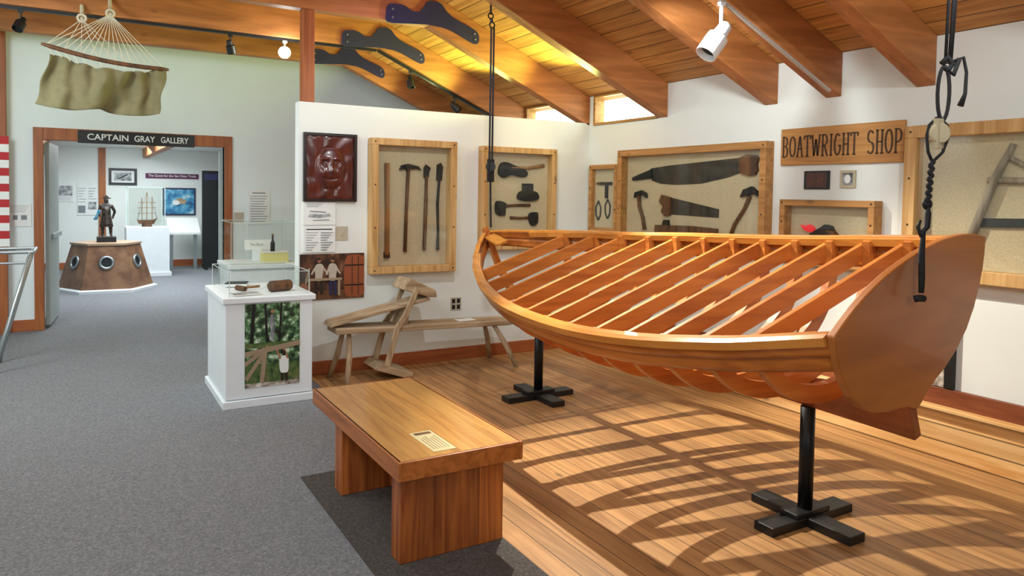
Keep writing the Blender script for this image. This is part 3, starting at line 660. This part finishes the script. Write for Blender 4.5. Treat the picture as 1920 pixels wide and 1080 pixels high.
# ------------------------------------------------------------------ signs, prints on walls
sg = thing('boatwright_sign', 'brown wooden board sign reading BOATWRIGHT SHOP', 'sign', (XW, 3.21, 1.79))
mk('board', gext(rect(3.69, 2.746, 1.79, 2.055), Pright, .0, .025), M['signwood'], sg, bevel=.003)
def ell(a0, a1, n, cx=.5, cy=.5, rx=.42, ry=.5):
    p = [(cx+rx*math.cos(math.radians(a0+(a1-a0)*i/n)), cy+ry*math.sin(math.radians(a0+(a1-a0)*i/n))) for i in range(n+1)]
    return [(p[i][0], p[i][1], p[i+1][0], p[i+1][1]) for i in range(n)]
def sf(x, y, w=.22): return [(x-w, y, x+w, y)]
LET = {'B': [(.18, 0, .18, 1), (.0, 1, .5, 1), (.0, 0, .5, 0), (.18, .53, .5, .53)] + ell(90, -90, 6, .5, .765, .32, .235)+ell(90, -90, 6, .5, .265, .38, .265),
  'O': ell(0, 360, 14, rx=.46), 'A': [(.08, 0, .5, 1), (.5, 1, .92, 0), (.22, .38, .78, .38)]+sf(.08, 0, .16)+sf(.92, 0, .16),
  'T': [(.5, 0, .5, 1), (.0, 1, 1, 1), (.0, 1, .0, .84), (1, 1, 1, .84)]+sf(.5, 0),
  'W': [(.02, 1, .26, 0), (.26, 0, .5, .8), (.5, .8, .74, 0), (.74, 0, .98, 1)]+sf(.02, 1, .12)+sf(.98, 1, .12),
  'R': [(.18, 0, .18, 1), (.0, 1, .5, 1), (.18, .5, .5, .5), (.45, .5, .90, 0)]+ell(90, -90, 6, .5, .75, .36, .25)+sf(.18, 0)+sf(.94, 0, .1),
  'I': [(.5, 0, .5, 1)]+sf(.5, 0, .34)+sf(.5, 1, .34), 'G': ell(50, 330, 12, rx=.46)+[(.90, .25, .90, .45), (.62, .45, 1.0, .45)],
  'H': [(.16, 0, .16, 1), (.84, 0, .84, 1), (.16, .5, .84, .5)]+sf(.16, 0)+sf(.16, 1)+sf(.84, 0)+sf(.84, 1),
  'S': ell(30, 270, 9, .5, .75, .38, .25)+ell(90, -150, 9, .5, .25, .42, .25), 'P': [(.18, 0, .18, 1), (.0, 1, .5, 1), (.18, .46, .5, .46)]+ell(90, -90, 6, .5, .73, .38, .27)+sf(.18, 0)}
def carve(word, y0, y1, z0, z1):
    g = []; wts = [.6 if c == 'I' else (1.25 if c == 'W' else 1) for c in word]; tot = sum(wts); x = 0
    for c, wt in zip(word, wts):
        cell = (y1-y0)*wt/tot
        for (a, b, p, q) in LET[c]:
            f = lambda t: y0+(y1-y0)*x/tot+cell*(.10+.80*t)
            ya, yb = f(a), f(p); za, zb = z0+(z1-z0)*b, z0+(z1-z0)*q
            thk = .0125 if abs(za-zb) > abs(ya-yb) else .009
            g.append(gext(band(ya, za, yb, zb, thk), Pright, .0255, .0275))
        x += wt
    return join(*g)
mk('lettering', carve('BOATWRIGHT', 3.68, 3.06, 1.85, 1.995), M['burnt'], sg)
mk('lettering', carve('SHOP', 3.005, 2.752, 1.85, 2.0), M['burnt'], sg)
cp = thing('carved_panel', 'dark red-brown carved wooden panel with a relief face', 'carving', (1.81, PW, 1.46))
def hgt(x, y):
    X = x/.66; Yy = (y+.04)/.66
    r = math.hypot(X, Yy); th = math.atan2(Yy, X)
    G = lambda a, b, sa, sb: math.exp(-((x-a)/sa)**2-((y-b)/sb)**2)
    f = .55*math.sqrt(max(0, 1-r*r)) if r < 1 else 0
    if r > 1.0: f += .16*(.5+.5*math.cos(th*9+r*3))*min(1, (r-1.0)*6)
    ax = abs(x)
    GA = lambda a, b, sa, sb: math.exp(-((ax-a)/sa)**2-((y-b)/sb)**2)
    f += .60*G(0, -.03, .09, .20)+.25*G(0, -.14, .15, .08)+.22*GA(.32, -.18, .14, .13)-.38*GA(.24, .14, .15, .10)+.22*GA(.24, .14, .07, .04)+.25*GA(.25, .28, .17, .04)
    f += -.35*math.exp(-((x)/.26)**2-((y+.38-.35*x*x)/.028)**2)
    return max(0, f)
NX, NY = 70, 88; V = []; F = []
for j in range(NY+1):
    for i in range(NX+1):
        x = -1+2*i/NX; y = -1+2*j/NY
        e = min(1, (1-max(abs(x), abs(y)))*12)
        V.append((1.81+x*.200, PW-.016-.05*hgt(x*1.02, y*1.02)*e, 1.745+y*.262))
for j in range(NY):
    for i in range(NX):
        a = j*(NX+1)+i; F.append((a, a+1, a+NX+2, a+NX+1))
mk('relief', (V, F), M['carved'], cp, smooth=True, recalc=False)
mk('panel', gext(rect(1.585, 2.035, 1.46, 2.03), Ppart, 0, .0155), M['carveddark'], cp)
mk('border', join(*[gext(q, Ppart, .0155, .03) for q in (rect(1.585, 2.035, 1.46, 1.482), rect(1.585, 2.035, 2.008, 2.03), rect(1.585, 1.608, 1.482, 2.008), rect(2.012, 2.035, 1.482, 2.008))]), M['carveddark'], cp)
def lines(n, x0=.1, x1=.9, y0=.1, y1=.85, m=None):
    o = []
    for i in range(n):
        y = y1-(y1-y0)*i/max(1, n-1); e = x1-(.25*((i*5) % 4)/4)
        o.append((rect(x0, e, y-.008, y+.008), m or M['ink']))
    return o
layered('drawing_sheet', Ppart, 1.585, 1.855, 1.265, 1.455, M['paper'], lines(3, .1, .6, .80, .92)+[([(.15, .35), (.5, .3), (.85, .38), (.8, .5), (.5, .45), (.2, .5)], M['printgrey']), (band(.2, .6, .7, .55, .04), M['ink']), (band(.3, .2, .8, .22, .03), M['ink'])], label='white sheet with boat drawings pinned to wall', cat='poster')
layered('information_sheet', Ppart, 1.585, 1.855, 1.035, 1.255, M['paper'], [(rect(.1, .9, .85, .89), M['black'])]+lines(8, .08, .46, .1, .75)+lines(8, .54, .92, .1, .75), label='white printed information sheet pinned to wall', cat='poster')
layered('workshop_photograph', Ppart, 1.56, 2.11, .635, 1.02, M['mural'],
    [(rect(0, 1, 0, .20), M['handle']), (smooth_poly([(.72, .06), (.68, .35), (.68, .65), (.73, .94), (.98, .94), (1, .65), (1, .35), (.98, .06)], 3), M['barrel']), (rect(.685, .99, .28, .31), M['black']), (rect(.685, .99, .72, .75), M['black']), (rect(.80, .81, .07, .93), M['hair']), (rect(.90, .91, .07, .93), M['hair']),
     (band(.24, .12, .25, .42, .05), M['hair']), (band(.33, .12, .32, .42, .05), M['hair']), (smooth_poly([(.24, .42), (.23, .55), (.22, .70), (.26, .78), (.33, .78), (.36, .70), (.34, .55), (.33, .42)], 3), M['shirt']), (disc(.29, .86, .026, .048), M['skin']), (disc(.287, .89, .026, .032), M['hair']), (band(.35, .70, .41, .58, .025), M['shirt']), (band(.41, .58, .46, .50, .02), M['skin']), (band(.23, .70, .17, .56, .025), M['shirt']),
     (band(.47, .10, .46, .40, .045), M['navy']), (band(.54, .10, .53, .40, .045), M['navy']), (smooth_poly([(.45, .42), (.44, .55), (.43, .70), (.46, .78), (.53, .78), (.57, .68), (.55, .55), (.54, .42)], 3), M['shirt']), (disc(.495, .86, .025, .046), M['skin']), (disc(.498, .89, .026, .030), M['hair']), (band(.56, .68, .61, .56, .025), M['shirt']), (band(.44, .68, .40, .54, .025), M['shirt']),
     (rect(.08, .64, .42, .47), M['logs']), (rect(.12, .15, .08, .42), M['logs']), (rect(.58, .61, .08, .42), M['logs']), (band(.04, .1, .14, .7, .02), M['logs']), (smooth_poly([(.02, .10), (.0, .30), (.05, .38), (.12, .30), (.11, .10)], 3), M['barrel'])],
    label='colour photograph of two people working beside a large barrel', cat='photograph')
layered('wooden_plaque', Pright, 3.49, 3.285, 1.615, 1.745, M['black'], [(rect(.1, .9, .1, .9), M['carved']), (band(.2, .3, .8, .6, .1), M['handle'])], label='small dark brown framed plaque on white wall', cat='plaque', th=.012)
layered('small_picture', Pright, 3.2, 3.085, 1.625, 1.745, M['cream'], [(rect(.15, .85, .15, .85), M['printgrey']), (disc(.5, .5, .2, .25), M['paper'])], label='small silver-framed picture on white wall', cat='picture', th=.012)
def outlet(fn, u, v, lab, sockets=True, nm='wall_outlet'):
    o = thing(nm, lab, 'outlet' if sockets else 'light switch', fn(u, v, 0))
    mk('cover_plate', gext(rect(u-.055, u+.055, v-.06, v+.06), fn, .0, .006), M['plate'], o, bevel=.002)
    if sockets:
        for a in (-.025, .025):
            for b in (-.028, .028): mk('socket', gext(rect(u+a-.016, u+a+.016, v+b-.02, v+b+.02), fn, .006, .008), M['iron'], o)
    else: mk('toggle', gext(rect(u-.006, u+.006, v-.015, v+.015), fn, .006, .018), M['plate'], o)
outlet(Ppart, 3.0, .52, 'metal four-socket outlet plate on white partition')
outlet(Ppart, 1.91, 1.19, 'beige light switch plate on partition', False, 'light_switch')
outlet(Pdoor, 1.66, 1.21, 'grey light switch plate beside doorway', False, 'light_switch')
layered('wall_notice', Pdoor, 1.76, 2.02, 1.12, 1.545, M['paper'], [(rect(.2, .8, .90, .93), M['ink'])]+lines(11, .1, .9, .1, .82), label='white printed notice beside the gallery doorway', cat='notice')
layered('wall_notice', Pdoor, -.655, -.45, 1.12, 1.36, M['paper'], lines(4, .1, .9, .65, .9)+[(rect(.2, .4, .3, .5), M['ink']), (rect(.55, .8, .3, .5), M['ink'])], label='small white notice beside the striped flag', cat='notice')
cg = thing('gallery_sign', 'black sign with white letters reading CAPTAIN GRAY GALLERY', 'sign', (.56, DW, 2.03))
mk('board', gext(rect(-.02, 1.155, 2.03, 2.17), Pdoor, .025, .04), M['black'], cg, bevel=.002)
for word, a, b in (('CAPTAIN', .07, .47), ('GRAY', .53, .74), ('GALLERY', .80, 1.09)):
    mk('lettering', gtext(word, Pdoor, a, b, 2.068, 2.137, .0415, .014), M['paper'], cg)
V = []; F = []; mi = []
for i in range(14):
    z0 = 2.06-i*.0815; z1 = z0-.0815
    g = gbox(-.98, -.635, DW-.146, DW-.1405, z1, z0)
    o = len(V); V += g[0]; F += [tuple(k+o for k in q) for q in g[1]]; mi += [i % 2]*6
mk('striped_flag', (V, F), [M['red'], M['paper']], matidx=mi, label='red and white striped flag hanging on wooden post', cat='flag')

ms = thing('metal_stand', 'silver tubular metal stand with slanted legs', 'stand', (-.62, 7.6, 0))
for y in (7.3, 7.75):
    mk('leg', gtube([(-.36, y, 1.0), (-.60, y, .1), (-.62, y, 0)], .016), M['steel'], ms, smooth=True)
    mk('leg', gtube([(-1.0, y, 1.0), (-.92, y, 0)], .016), M['steel'], ms, smooth=True)
mk('top_rail', join(gtube([(-1.05, 7.3, 1.0), (-.34, 7.3, 1.0)], .014), gtube([(-1.05, 7.75, 1.0), (-.34, 7.75, 1.0)], .014), gtube([(-.34, 7.3, 1.0), (-.34, 7.75, 1.0)], .014), gtube([(-.38, 7.3, .91), (-1.0, 7.3, .91)], .010)), M['steel'], ms)
mk('shelf', gbox(-1.02, -.37, 7.32, 7.73, .985, .99), M['caseglass'], ms)

# ------------------------------------------------------------------ hammock
hm = thing('hammock', 'olive canvas hammock with curved wooden spreader bar', 'hammock', (.2, 7.2, 2.2))
HY = 7.2
def barp(t): return (-.27+.955*t, HY, 2.72-.12*t-.035*math.sin(math.pi*t))
mk('spreader_bar', gtube([barp(i/16) for i in range(17)], [.011]+[.019]*15+[.011], 10), M['handle'], hm, smooth=True)
def topz(t): return 2.64-.05*t-.075*math.sin(math.pi*t)+.018*abs(math.sin(t*math.pi*5))
V = []; F = []; nx, nz = 80, 24
for j in range(nz+1):
    for i in range(nx+1):
        t = i/nx; q = j/nz
        xt = -.21+.88*t; zt = topz(t)
        xb = -.32+.915*t; zb = 2.23-.03*t-.035*abs(math.sin(math.pi*t*2))
        yy = HY-.02+.045*math.sin(t*9+q*2)+.024*math.sin(t*21+q*1.5)*(.4+q)+.022*math.sin(t*39-q*3)*(1-.7*q)
        V.append((xt+(xb-xt)*q+.01*math.sin(q*9+t*12), yy, zt+(zb-zt)*q))
for j in range(nz):
    for i in range(nx):
        a = j*(nx+1)+i; F.append((a, a+1, a+nx+2, a+nx+1))
cv = mk('canvas', (V, F), M['canvas'], hm, smooth=True, recalc=False)
so = cv.modifiers.new('s', 'SOLIDIFY'); so.thickness = .006
g1 = (.02, HY+.02, 2.96); g2 = (.23, HY-.02, 3.02)
st = []
for i in range(15):
    t = .03+.94*i/14; st.append(gtube([barp(t), g2], .0032, 5))
    if i % 2 == 0 and t < .8: st.append(gtube([barp(t), g1], .0032, 5))
    xt = -.21+.88*t; st.append(gtube([barp(t), (xt, HY-.01, topz(t)-.01)], .0032, 5))
mk('cords', join(*st), M['cord'], hm)
mk('hanging_rope', join(gtube([g1, (.02, HY+.10, 3.03), (.02, HY+.14, 3.10)], .014), gtube([g2, (.23, HY+.08, 3.1), (.23, HY+.14, 3.2)], .014), gring((.02, HY+.02, 2.97), (0, 1, 0), .03, .010), gring((.23, HY-.02, 3.03), (0, 1, 0), .03, .010)), M['cord'], hm)

# ------------------------------------------------------------------ lights on tracks
TY = 7.41
mk('light_track', join(gbox(-2.4, 2.68, TY-.018, TY+.018, 3.015, 3.04)), M['black'], label='black lighting track under level beam', cat='light track')
mk('light_track', gbar((2.70, TY, 3.026), (4.35, TY, 2.302), .035, .024), M['black'], label='black lighting track under sloping rafter', cat='light track')
def lamp(x, y, z, aim, mats, r=.042, L=.13, lit=False, lab='black track spotlight pointing down', grp='black track spotlights', drop=.11, side=(0, 0)):
    t = thing('track_spotlight', lab, 'spotlight', (x, y, z), grp)
    c = Vector((x+side[0], y+side[1], z-drop)); a = Vector(aim).normalized()
    mk('bracket', join(gbox(x-.02, x+.02, y-.014, y+.014, z-.022, z), gtube([(x, y, z-.02), (x, y, z-drop*.6), tuple(c)], r*.18)), mats, t)
    s = c-a*L*.45
    mk('housing', glathe([(0, 0), (r*.5, 0), (r*.62, L*.06), (r*.68, L*.34), (r, L*.42), (r, L), (r*.88, L), (r*.8, L*.8), (0, L*.78)], s, 22, a), mats, t, smooth=False)
    mk('lens', glathe([(0, 0), (r*.8, 0), (r*.8, .004), (0, .004)], s+a*L*(.985 if lit else .82), 18, a), M['bulb'] if lit else M['iron'], t)
lamp(-.42, TY, 3.015, (-.3, -.5, -.8), M['black'])
lamp(1.235, TY, 3.015, (.3, .3, -1), M['black'])
lamp(1.74, TY, 3.015, (-.25, -1, -.25), M['white'], .058, .11, True, 'lit white track spotlight', 'black track spotlights')
lamp(3.07, TY, 2.85, (0, -.3, -1), M['black'])
lamp(3.60, TY, 2.62, (.5, -.4, -.6), M['black'])
def rb(x): return 2.25+(XW-x)*(3.04-2.25)/1.8
ty = 3.24
mk('light_track', gbar((2.75, ty, rb(2.75)-.010), (4.40, ty, rb(4.40)-.010), .022, .018), M['trackwhite'], label='white lighting track along sloping rafter', cat='light track')
lamp(3.36, ty, rb(3.36)-.020, (-.60, .10, -.80), M['white'], .066, .24, False, 'large white cylindrical track spotlight', 'white track spotlights', .22, (-.03, 0))

# ------------------------------------------------------------------ gallery
cx, cy = .34, 12.75
hp = thing('statue_plinth', 'brown hexagonal plinth with brass portholes on white skirting', 'plinth', (cx, cy, 0))
ang0 = math.atan2(-cy, -cx)+math.radians(30)
def hexr(r, z): return [(cx+r*math.cos(ang0+k*math.pi/3), cy+r*math.sin(ang0+k*math.pi/3), z) for k in range(6)]
def frus(levels):
    V = []; F = []
    for r, z in levels: V += hexr(r, z)
    for i in range(len(levels)-1):
        for k in range(6): F.append((i*6+k, i*6+(k+1) % 6, (i+1)*6+(k+1) % 6, (i+1)*6+k))
    F += [tuple(range(6)), tuple((len(levels)-1)*6+k for k in range(6))]
    return V, F
mk('body', frus([(.64, .05), (.46, .69)]), M['copper'], hp)
mk('skirting', frus([(.70, 0), (.70, .04), (.66, .055)]), M['white'], hp)
mk('top', frus([(.48, .69), (.48, .72)]), M['plinthtop'], hp)
for k in range(6):
    a = ang0+(k+.5)*math.pi/3; r = .54*math.cos(math.pi/6)
    n = Vector((math.cos(a), math.sin(a), .25)).normalized()
    c = Vector((cx+math.cos(a)*r, cy+math.sin(a)*r, .44))
    ph = mk('porthole', gring(c+n*.006, n, .085, .020), M['steel'], hp, smooth=True)
    mk('porthole_glass', glathe([(0, 0), (.08, 0), (.08, .008), (0, .008)], c-n*.002, 18, n), M['iron'], ph)
stt = thing('statue', 'dark bronze statuette of a standing captain in hat and coat', 'statue', (cx, cy, .721))
mk('pedestal_block', gbox(cx-.13, cx+.13, cy-.12, cy+.12, .721, .80), M['black'], stt, bevel=.004)
sk = [((0, 0, .30), .055, None), ((0, 0, .38), .048, 0), ((0, 0, .46), .062, 1), ((0, 0, .505), .025, 2), ((0, -.005, .545), .036, 3), ((0, -.005, .575), .033, 4),
      ((-.035, 0, .27), .042, 0), ((-.05, -.01, .15), .030, 6), ((-.05, .0, .03), .020, 7), ((-.055, -.045, .012), .014, 8),
      ((.035, 0, .27), .042, 0), ((.055, -.02, .15), .030, 10), ((.06, -.01, .03), .020, 11), ((.07, -.055, .012), .014, 12),
      ((-.07, 0, .47), .028, 2), ((-.10, -.005, .38), .022, 14), ((-.085, -.06, .32), .017, 15), ((-.075, -.09, .32), .013, 16),
      ((.07, 0, .47), .028, 2), ((.115, .0, .38), .022, 18), ((.09, .03, .30), .016, 19), ((.085, .03, .265), .012, 20)]
me = bpy.data.meshes.new('body'); me.from_pydata([p[0] for p in sk], [(i, p[2]) for i, p in enumerate(sk) if p[2] is not None], [])
ob = bpy.data.objects.new('body', me); COL.objects.link(ob); ob.parent = stt; ob.location = (0, 0, .079)
ob.modifiers.new('skin', 'SKIN'); me.materials.append(M['bronze'])
lay = me.skin_vertices[0].data if len(me.skin_vertices) else None
if lay is None:
    bm = bmesh.new(); bm.from_mesh(me); bm.verts.layers.skin.verify(); bm.to_mesh(me); bm.free(); lay = me.skin_vertices[0].data
for i, p in enumerate(sk): lay[i].radius = (p[1], p[1]); lay[i].use_root = (i == 0)
sb = ob.modifiers.new('sub', 'SUBSURF'); sb.levels = 2; sb.render_levels = 2
mk('coat', glathe([(.050, .46), (.060, .40), (.062, .33), (.085, .20), (.095, .15), (.085, .15), (.05, .30)], (cx, cy, .80), 18), M['bronze'], stt, smooth=True)
mk('hat', join(glathe([(0, 0), (.035, 0), (.03, .03), (0, .035)], (cx, cy-.005, .80+.585), 14), gext([(-.075, .0), (-.03, .012), (0, .05), (.03, .012), (.075, .0), (.03, -.012), (-.03, -.012)], lambda u, v, w: (cx+u, cy-.005+w, 1.385+v), -.03, .02)), M['bronze'], stt)
mk('chart', gbar((cx-.15, cy-.06, 1.06), (cx-.09, cy-.09, 1.20), .09, .012), M['sea'], stt)

sx, sy = 1.02, 14.55
sp = thing('ship_display', 'white plinth with glass box', 'display case', (sx, sy, 0))
mk('plinth', gbox(sx-.34, sx+.34, sy-.3, sy+.3, .05, .86), M['white'], sp, bevel=.004)
mk('plinth_base', gbox(sx-.37, sx+.37, sy-.33, sy+.33, 0, .07), M['white'], sp, bevel=.004)
cover(sp, sx-.31, sx+.27, sy-.27, sy+.27, .86, 1.56, .012)
sm = thing('ship_model', 'small wooden sailing ship model with three masts', 'model ship', (sx, sy, .861))
hull = gext([(-.20, .12), (-.17, .05), (.14, .04), (.22, .14), (.14, .11), (-.14, .11)], lambda u, v, w: (sx+u*.8, sy+w+u*.4, .861+v*1.1), -.035, .035)
mk('hull', hull, M['handle'], sm)
mk('cradle', gbox(sx-.08, sx+.08, sy-.04, sy+.04, .861, .91), M['handle'], sm)
for dx, hh in ((-.10, .42), (0, .52), (.11, .44)):
    mk('mast', gtube([(sx+dx*.8, sy+dx*.4, .95), (sx+dx*.8, sy+dx*.4, .86+hh+.1)], .006, 6), M['handlelight'], sm)
    mk('yard', join(*[gtube([(sx+dx*.8-.07, sy+dx*.4, z), (sx+dx*.8+.07, sy+dx*.4, z)], .004, 6) for z in (1.1, 1.2, 1.29)]), M['handlelight'], sm)
mk('rigging', join(*[gtube([(sx+a*.8, sy+a*.4, z0), (sx+b*.8, sy+b*.4, z1)], .002, 4) for a, z0, b, z1 in ((-.2, .98, 0, 1.46), (.22, 1.0, 0, 1.46), (-.2, .98, -.1, 1.36), (.22, 1.0, .11, 1.38))]), M['rope'], sm)
def framed(name, fn, u0, u1, v0, v1, base, layers, fm, lab, cat='picture', fw=.03):
    t = thing(name, lab, cat, fn((u0+u1)/2, v0, 0))
    mk('frame', join(*[gext(rect(*q), fn, .0, .03) for q in ((u0, u1, v0, v0+fw), (u0, u1, v1-fw, v1), (u0, u0+fw, v0+fw, v1-fw), (u1-fw, u1, v0+fw, v1-fw))]), fm, t)
    layered('print', fn, u0+fw, u1-fw, v0+fw, v1-fw, base, layers, t)
framed('framed_picture', Pfar, .47, .95, 1.60, 1.92, M['paper'], [(rect(.12, .88, .15, .85), M['printgrey']), (band(.3, .3, .7, .7, .1), M['black'])], M['black'], 'black-framed drawing on the gallery wall', fw=.045)
framed('sea_painting', Pfar, 1.40, 2.0, 1.02, 1.56, M['sea'], [([(.3, .5), (.5, .65), (.75, .55), (.7, .4), (.4, .38)], M['old']), (disc(.4, .45, .12, .1), M['paper'])], M['navy'], 'blue sea painting on the gallery wall', fw=.025)
bn2 = thing('title_banner', 'long purple banner with white lettering on gallery wall', 'banner', (1.6, FW, 1.7))
mk('banner_board', gext(rect(1.10, 2.06, 1.74, 1.84), Pfar, .0, .012), M['purple'], bn2)
mk('lettering', gtext('The Quest for the Sea Otter Trade', Pfar, 1.15, 2.01, 1.765, 1.82, .014, .005), M['paper'], bn2)
layered('poster', Pfar, -.37, -.10, 1.27, 1.60, M['paper'], [(rect(.1, .9, .35, .9), M['printgrey'])]+lines(3, .1, .9, .1, .28), label='white poster with grey photo on gallery wall', cat='poster')
layered('poster', Pfar, -.05, .28, 1.02, 1.58, M['paper'], lines(6, .05, .45, .45, .9)+lines(5, .55, .95, .55, .9)+[(rect(.55, .95, .2, .45), M['printgrey']), (rect(.05, .4, .08, .32), M['ink'])], label='white poster covered with text and small pictures', cat='poster')
bk = thing('black_panel', 'tall dark blue-black display panel standing in gallery', 'display panel', (2.32, 15.2, 0))
mk('board', gbox(2.02, 2.62, 15.18, 15.22, .03, 1.9), M['black'], bk)
mk('heading', gbox(2.06, 2.58, 15.17, 15.18, 1.72, 1.84), M['navy'], bk)
mk('feet', join(gbox(2.05, 2.10, 15.0, 15.4, 0, .03), gbox(2.53, 2.58, 15.0, 15.4, 0, .03)), M['black'], bk)
tb = thing('slanted_display', 'white slanted reading table below sea painting', 'table', (1.7, 15.3, 0))
mk('panel', gext([(15.1, .68), (15.1, .72), (15.55, .98), (15.55, .94)], lambda u, v, w: (w, u, v), 1.42, 1.98), M['paper'], tb)
mk('leg', gbox(1.46, 1.52, 15.28, 15.36, 0, .80), M['steel'], tb); mk('leg', gbox(1.88, 1.94, 15.28, 15.36, 0, .80), M['steel'], tb)

lb = thing('wall_photograph', 'black-edged speckled photograph low on wall behind the boat', 'photograph', (XW, 2.5, .42))
mk('print', gext(rect(2.44, 2.66, .425, .90), Pright, .0, .03), M['brick'], lb)
mk('edge', gext(rect(2.39, 2.44, .425, .90), Pright, .0, .035), M['black'], lb)

# ------------------------------------------------------------------ lights
def area(loc, tgt, size, e, col=(1, 1, 1)):  # added fill lights, no visible fixtures behind them
    l = bpy.data.lights.new('lamp', 'AREA'); l.energy = e; l.size = size; l.color = col
    o = bpy.data.objects.new('area_fill', l); COL.objects.link(o); o.location = loc
    o.rotation_euler = (Vector(tgt)-Vector(loc)).to_track_quat('-Z', 'Y').to_euler()
def spot(loc, tgt, e, ang, rad=.03, col=(1, 1, 1), blend=.5):
    l = bpy.data.lights.new('spot', 'SPOT'); l.energy = e; l.spot_size = math.radians(ang); l.spot_blend = blend; l.shadow_soft_size = rad; l.color = col
    o = bpy.data.objects.new('spot_light', l); COL.objects.link(o); o.location = loc
    o.rotation_euler = (Vector(tgt)-Vector(loc)).to_track_quat('-Z', 'Y').to_euler()
def point(loc, e, rad=.1, col=(1, 1, 1)):
    l = bpy.data.lights.new('p', 'POINT'); l.energy = e; l.shadow_soft_size = rad; l.color = col
    o = bpy.data.objects.new('point_light', l); COL.objects.link(o); o.location = loc
area((-.8, 1.8, 3.0), (-.5, 4.2, 0), 1.6, 70, (.95, .98, 1))
area((.5, -1.2, 2.4), (1.6, 5, 1.6), 1.6, 34, (.96, .99, 1))
area((-1.8, 5.6, 2.95), (.6, 9.3, 1.6), .9, 95, (.86, .96, 1))  # unseen fill added to brighten the doorway wall
area((.1, 5.0, 3.0), (.1, 5.4, 0), 1.0, 26, (.92, .97, 1))
area((1.2, 1.2, 2.3), (2.4, 3.4, 3.4), 1.2, 10, (1, .86, .70))  # upward fill added out of view to lift the dark ceiling
area((.9, 12.0, 2.27), (.9, 12.0, 0), 2.2, 130, (.90, .96, 1))
area((.9, 14.6, 2.27), (.9, 14.9, 0), 1.4, 80, (.90, .96, 1))
spot((2.75, 4.1, 2.92), (3.1, 2.1, 0), 560, 80, .018, (1, .94, .80))
spot((3.30, 3.24, 2.46), (2.5, 3.0, 0), 36, 95, .012, (1, .93, .80))
spot((2.2, 4.0, 2.95), (2.6, 6.1, 1.2), 86, 85, .05, (.92, .98, 1))
spot((2.9, 3.2, 2.7), (4.5, 4.4, 1.5), 70, 95, .05, (.93, .99, 1))
spot((2.6, 1.0, 2.9), (4.5, 2.6, 1.4), 60, 90, .05, (.93, .99, 1))
yel = (.82, 1, .26)  # upward spots added for the yellow-green ceiling glow, without fixtures
spot((3.9, 5.55, 2.33), (2.9, 5.5, 3.35), 100, 130, .05, yel)
spot((3.7, 6.78, 2.34), (2.7, 6.75, 3.3), 120, 130, .05, yel)
spot((3.5, 8.0, 2.45), (2.5, 7.95, 3.3), 45, 130, .05, (.92, 1, .42))
point((3.75, 5.6, 2.42), 4, .05, (.92, 1, .5))  # added to carry the yellow-green glow towards the windows
point((2.2, 5.55, 2.95), 6, .05, (.48, .32, 1))  # added coloured light imitating a lavender tint on the beams
point((1.74, TY-.14, 2.88), 10, .03)

wd = bpy.data.worlds.new('World'); bpy.context.scene.world = wd; wd.use_nodes = True
bg = wd.node_tree.nodes['Background']; bg.inputs[0].default_value = (.90, 1, .84, 1); bg.inputs[1].default_value = 7.0

# ------------------------------------------------------------------ camera
yaw = math.radians(30.5); pit = math.radians(2.2); roll = math.radians(.9)
fwd = Vector((math.sin(yaw)*math.cos(pit), math.cos(yaw)*math.cos(pit), -math.sin(pit)))
right = fwd.cross(Vector((0, 0, 1))).normalized(); up = right.cross(fwd)
up2 = up*math.cos(roll)-right*math.sin(roll); right2 = right*math.cos(roll)+up*math.sin(roll)
mat = Matrix((right2, up2, -fwd)).transposed().to_4x4(); mat.translation = Vector((0, 0, 1.55))
cam = bpy.data.cameras.new('Camera'); co = bpy.data.objects.new('Camera', cam); COL.objects.link(co); co.matrix_world = mat
cam.sensor_width = 36; cam.lens = 1375/1920*36; cam.shift_y = -.0646; cam.clip_start = .05
bpy.context.scene.camera = co
bpy.context.scene.view_settings.view_transform = 'Standard'
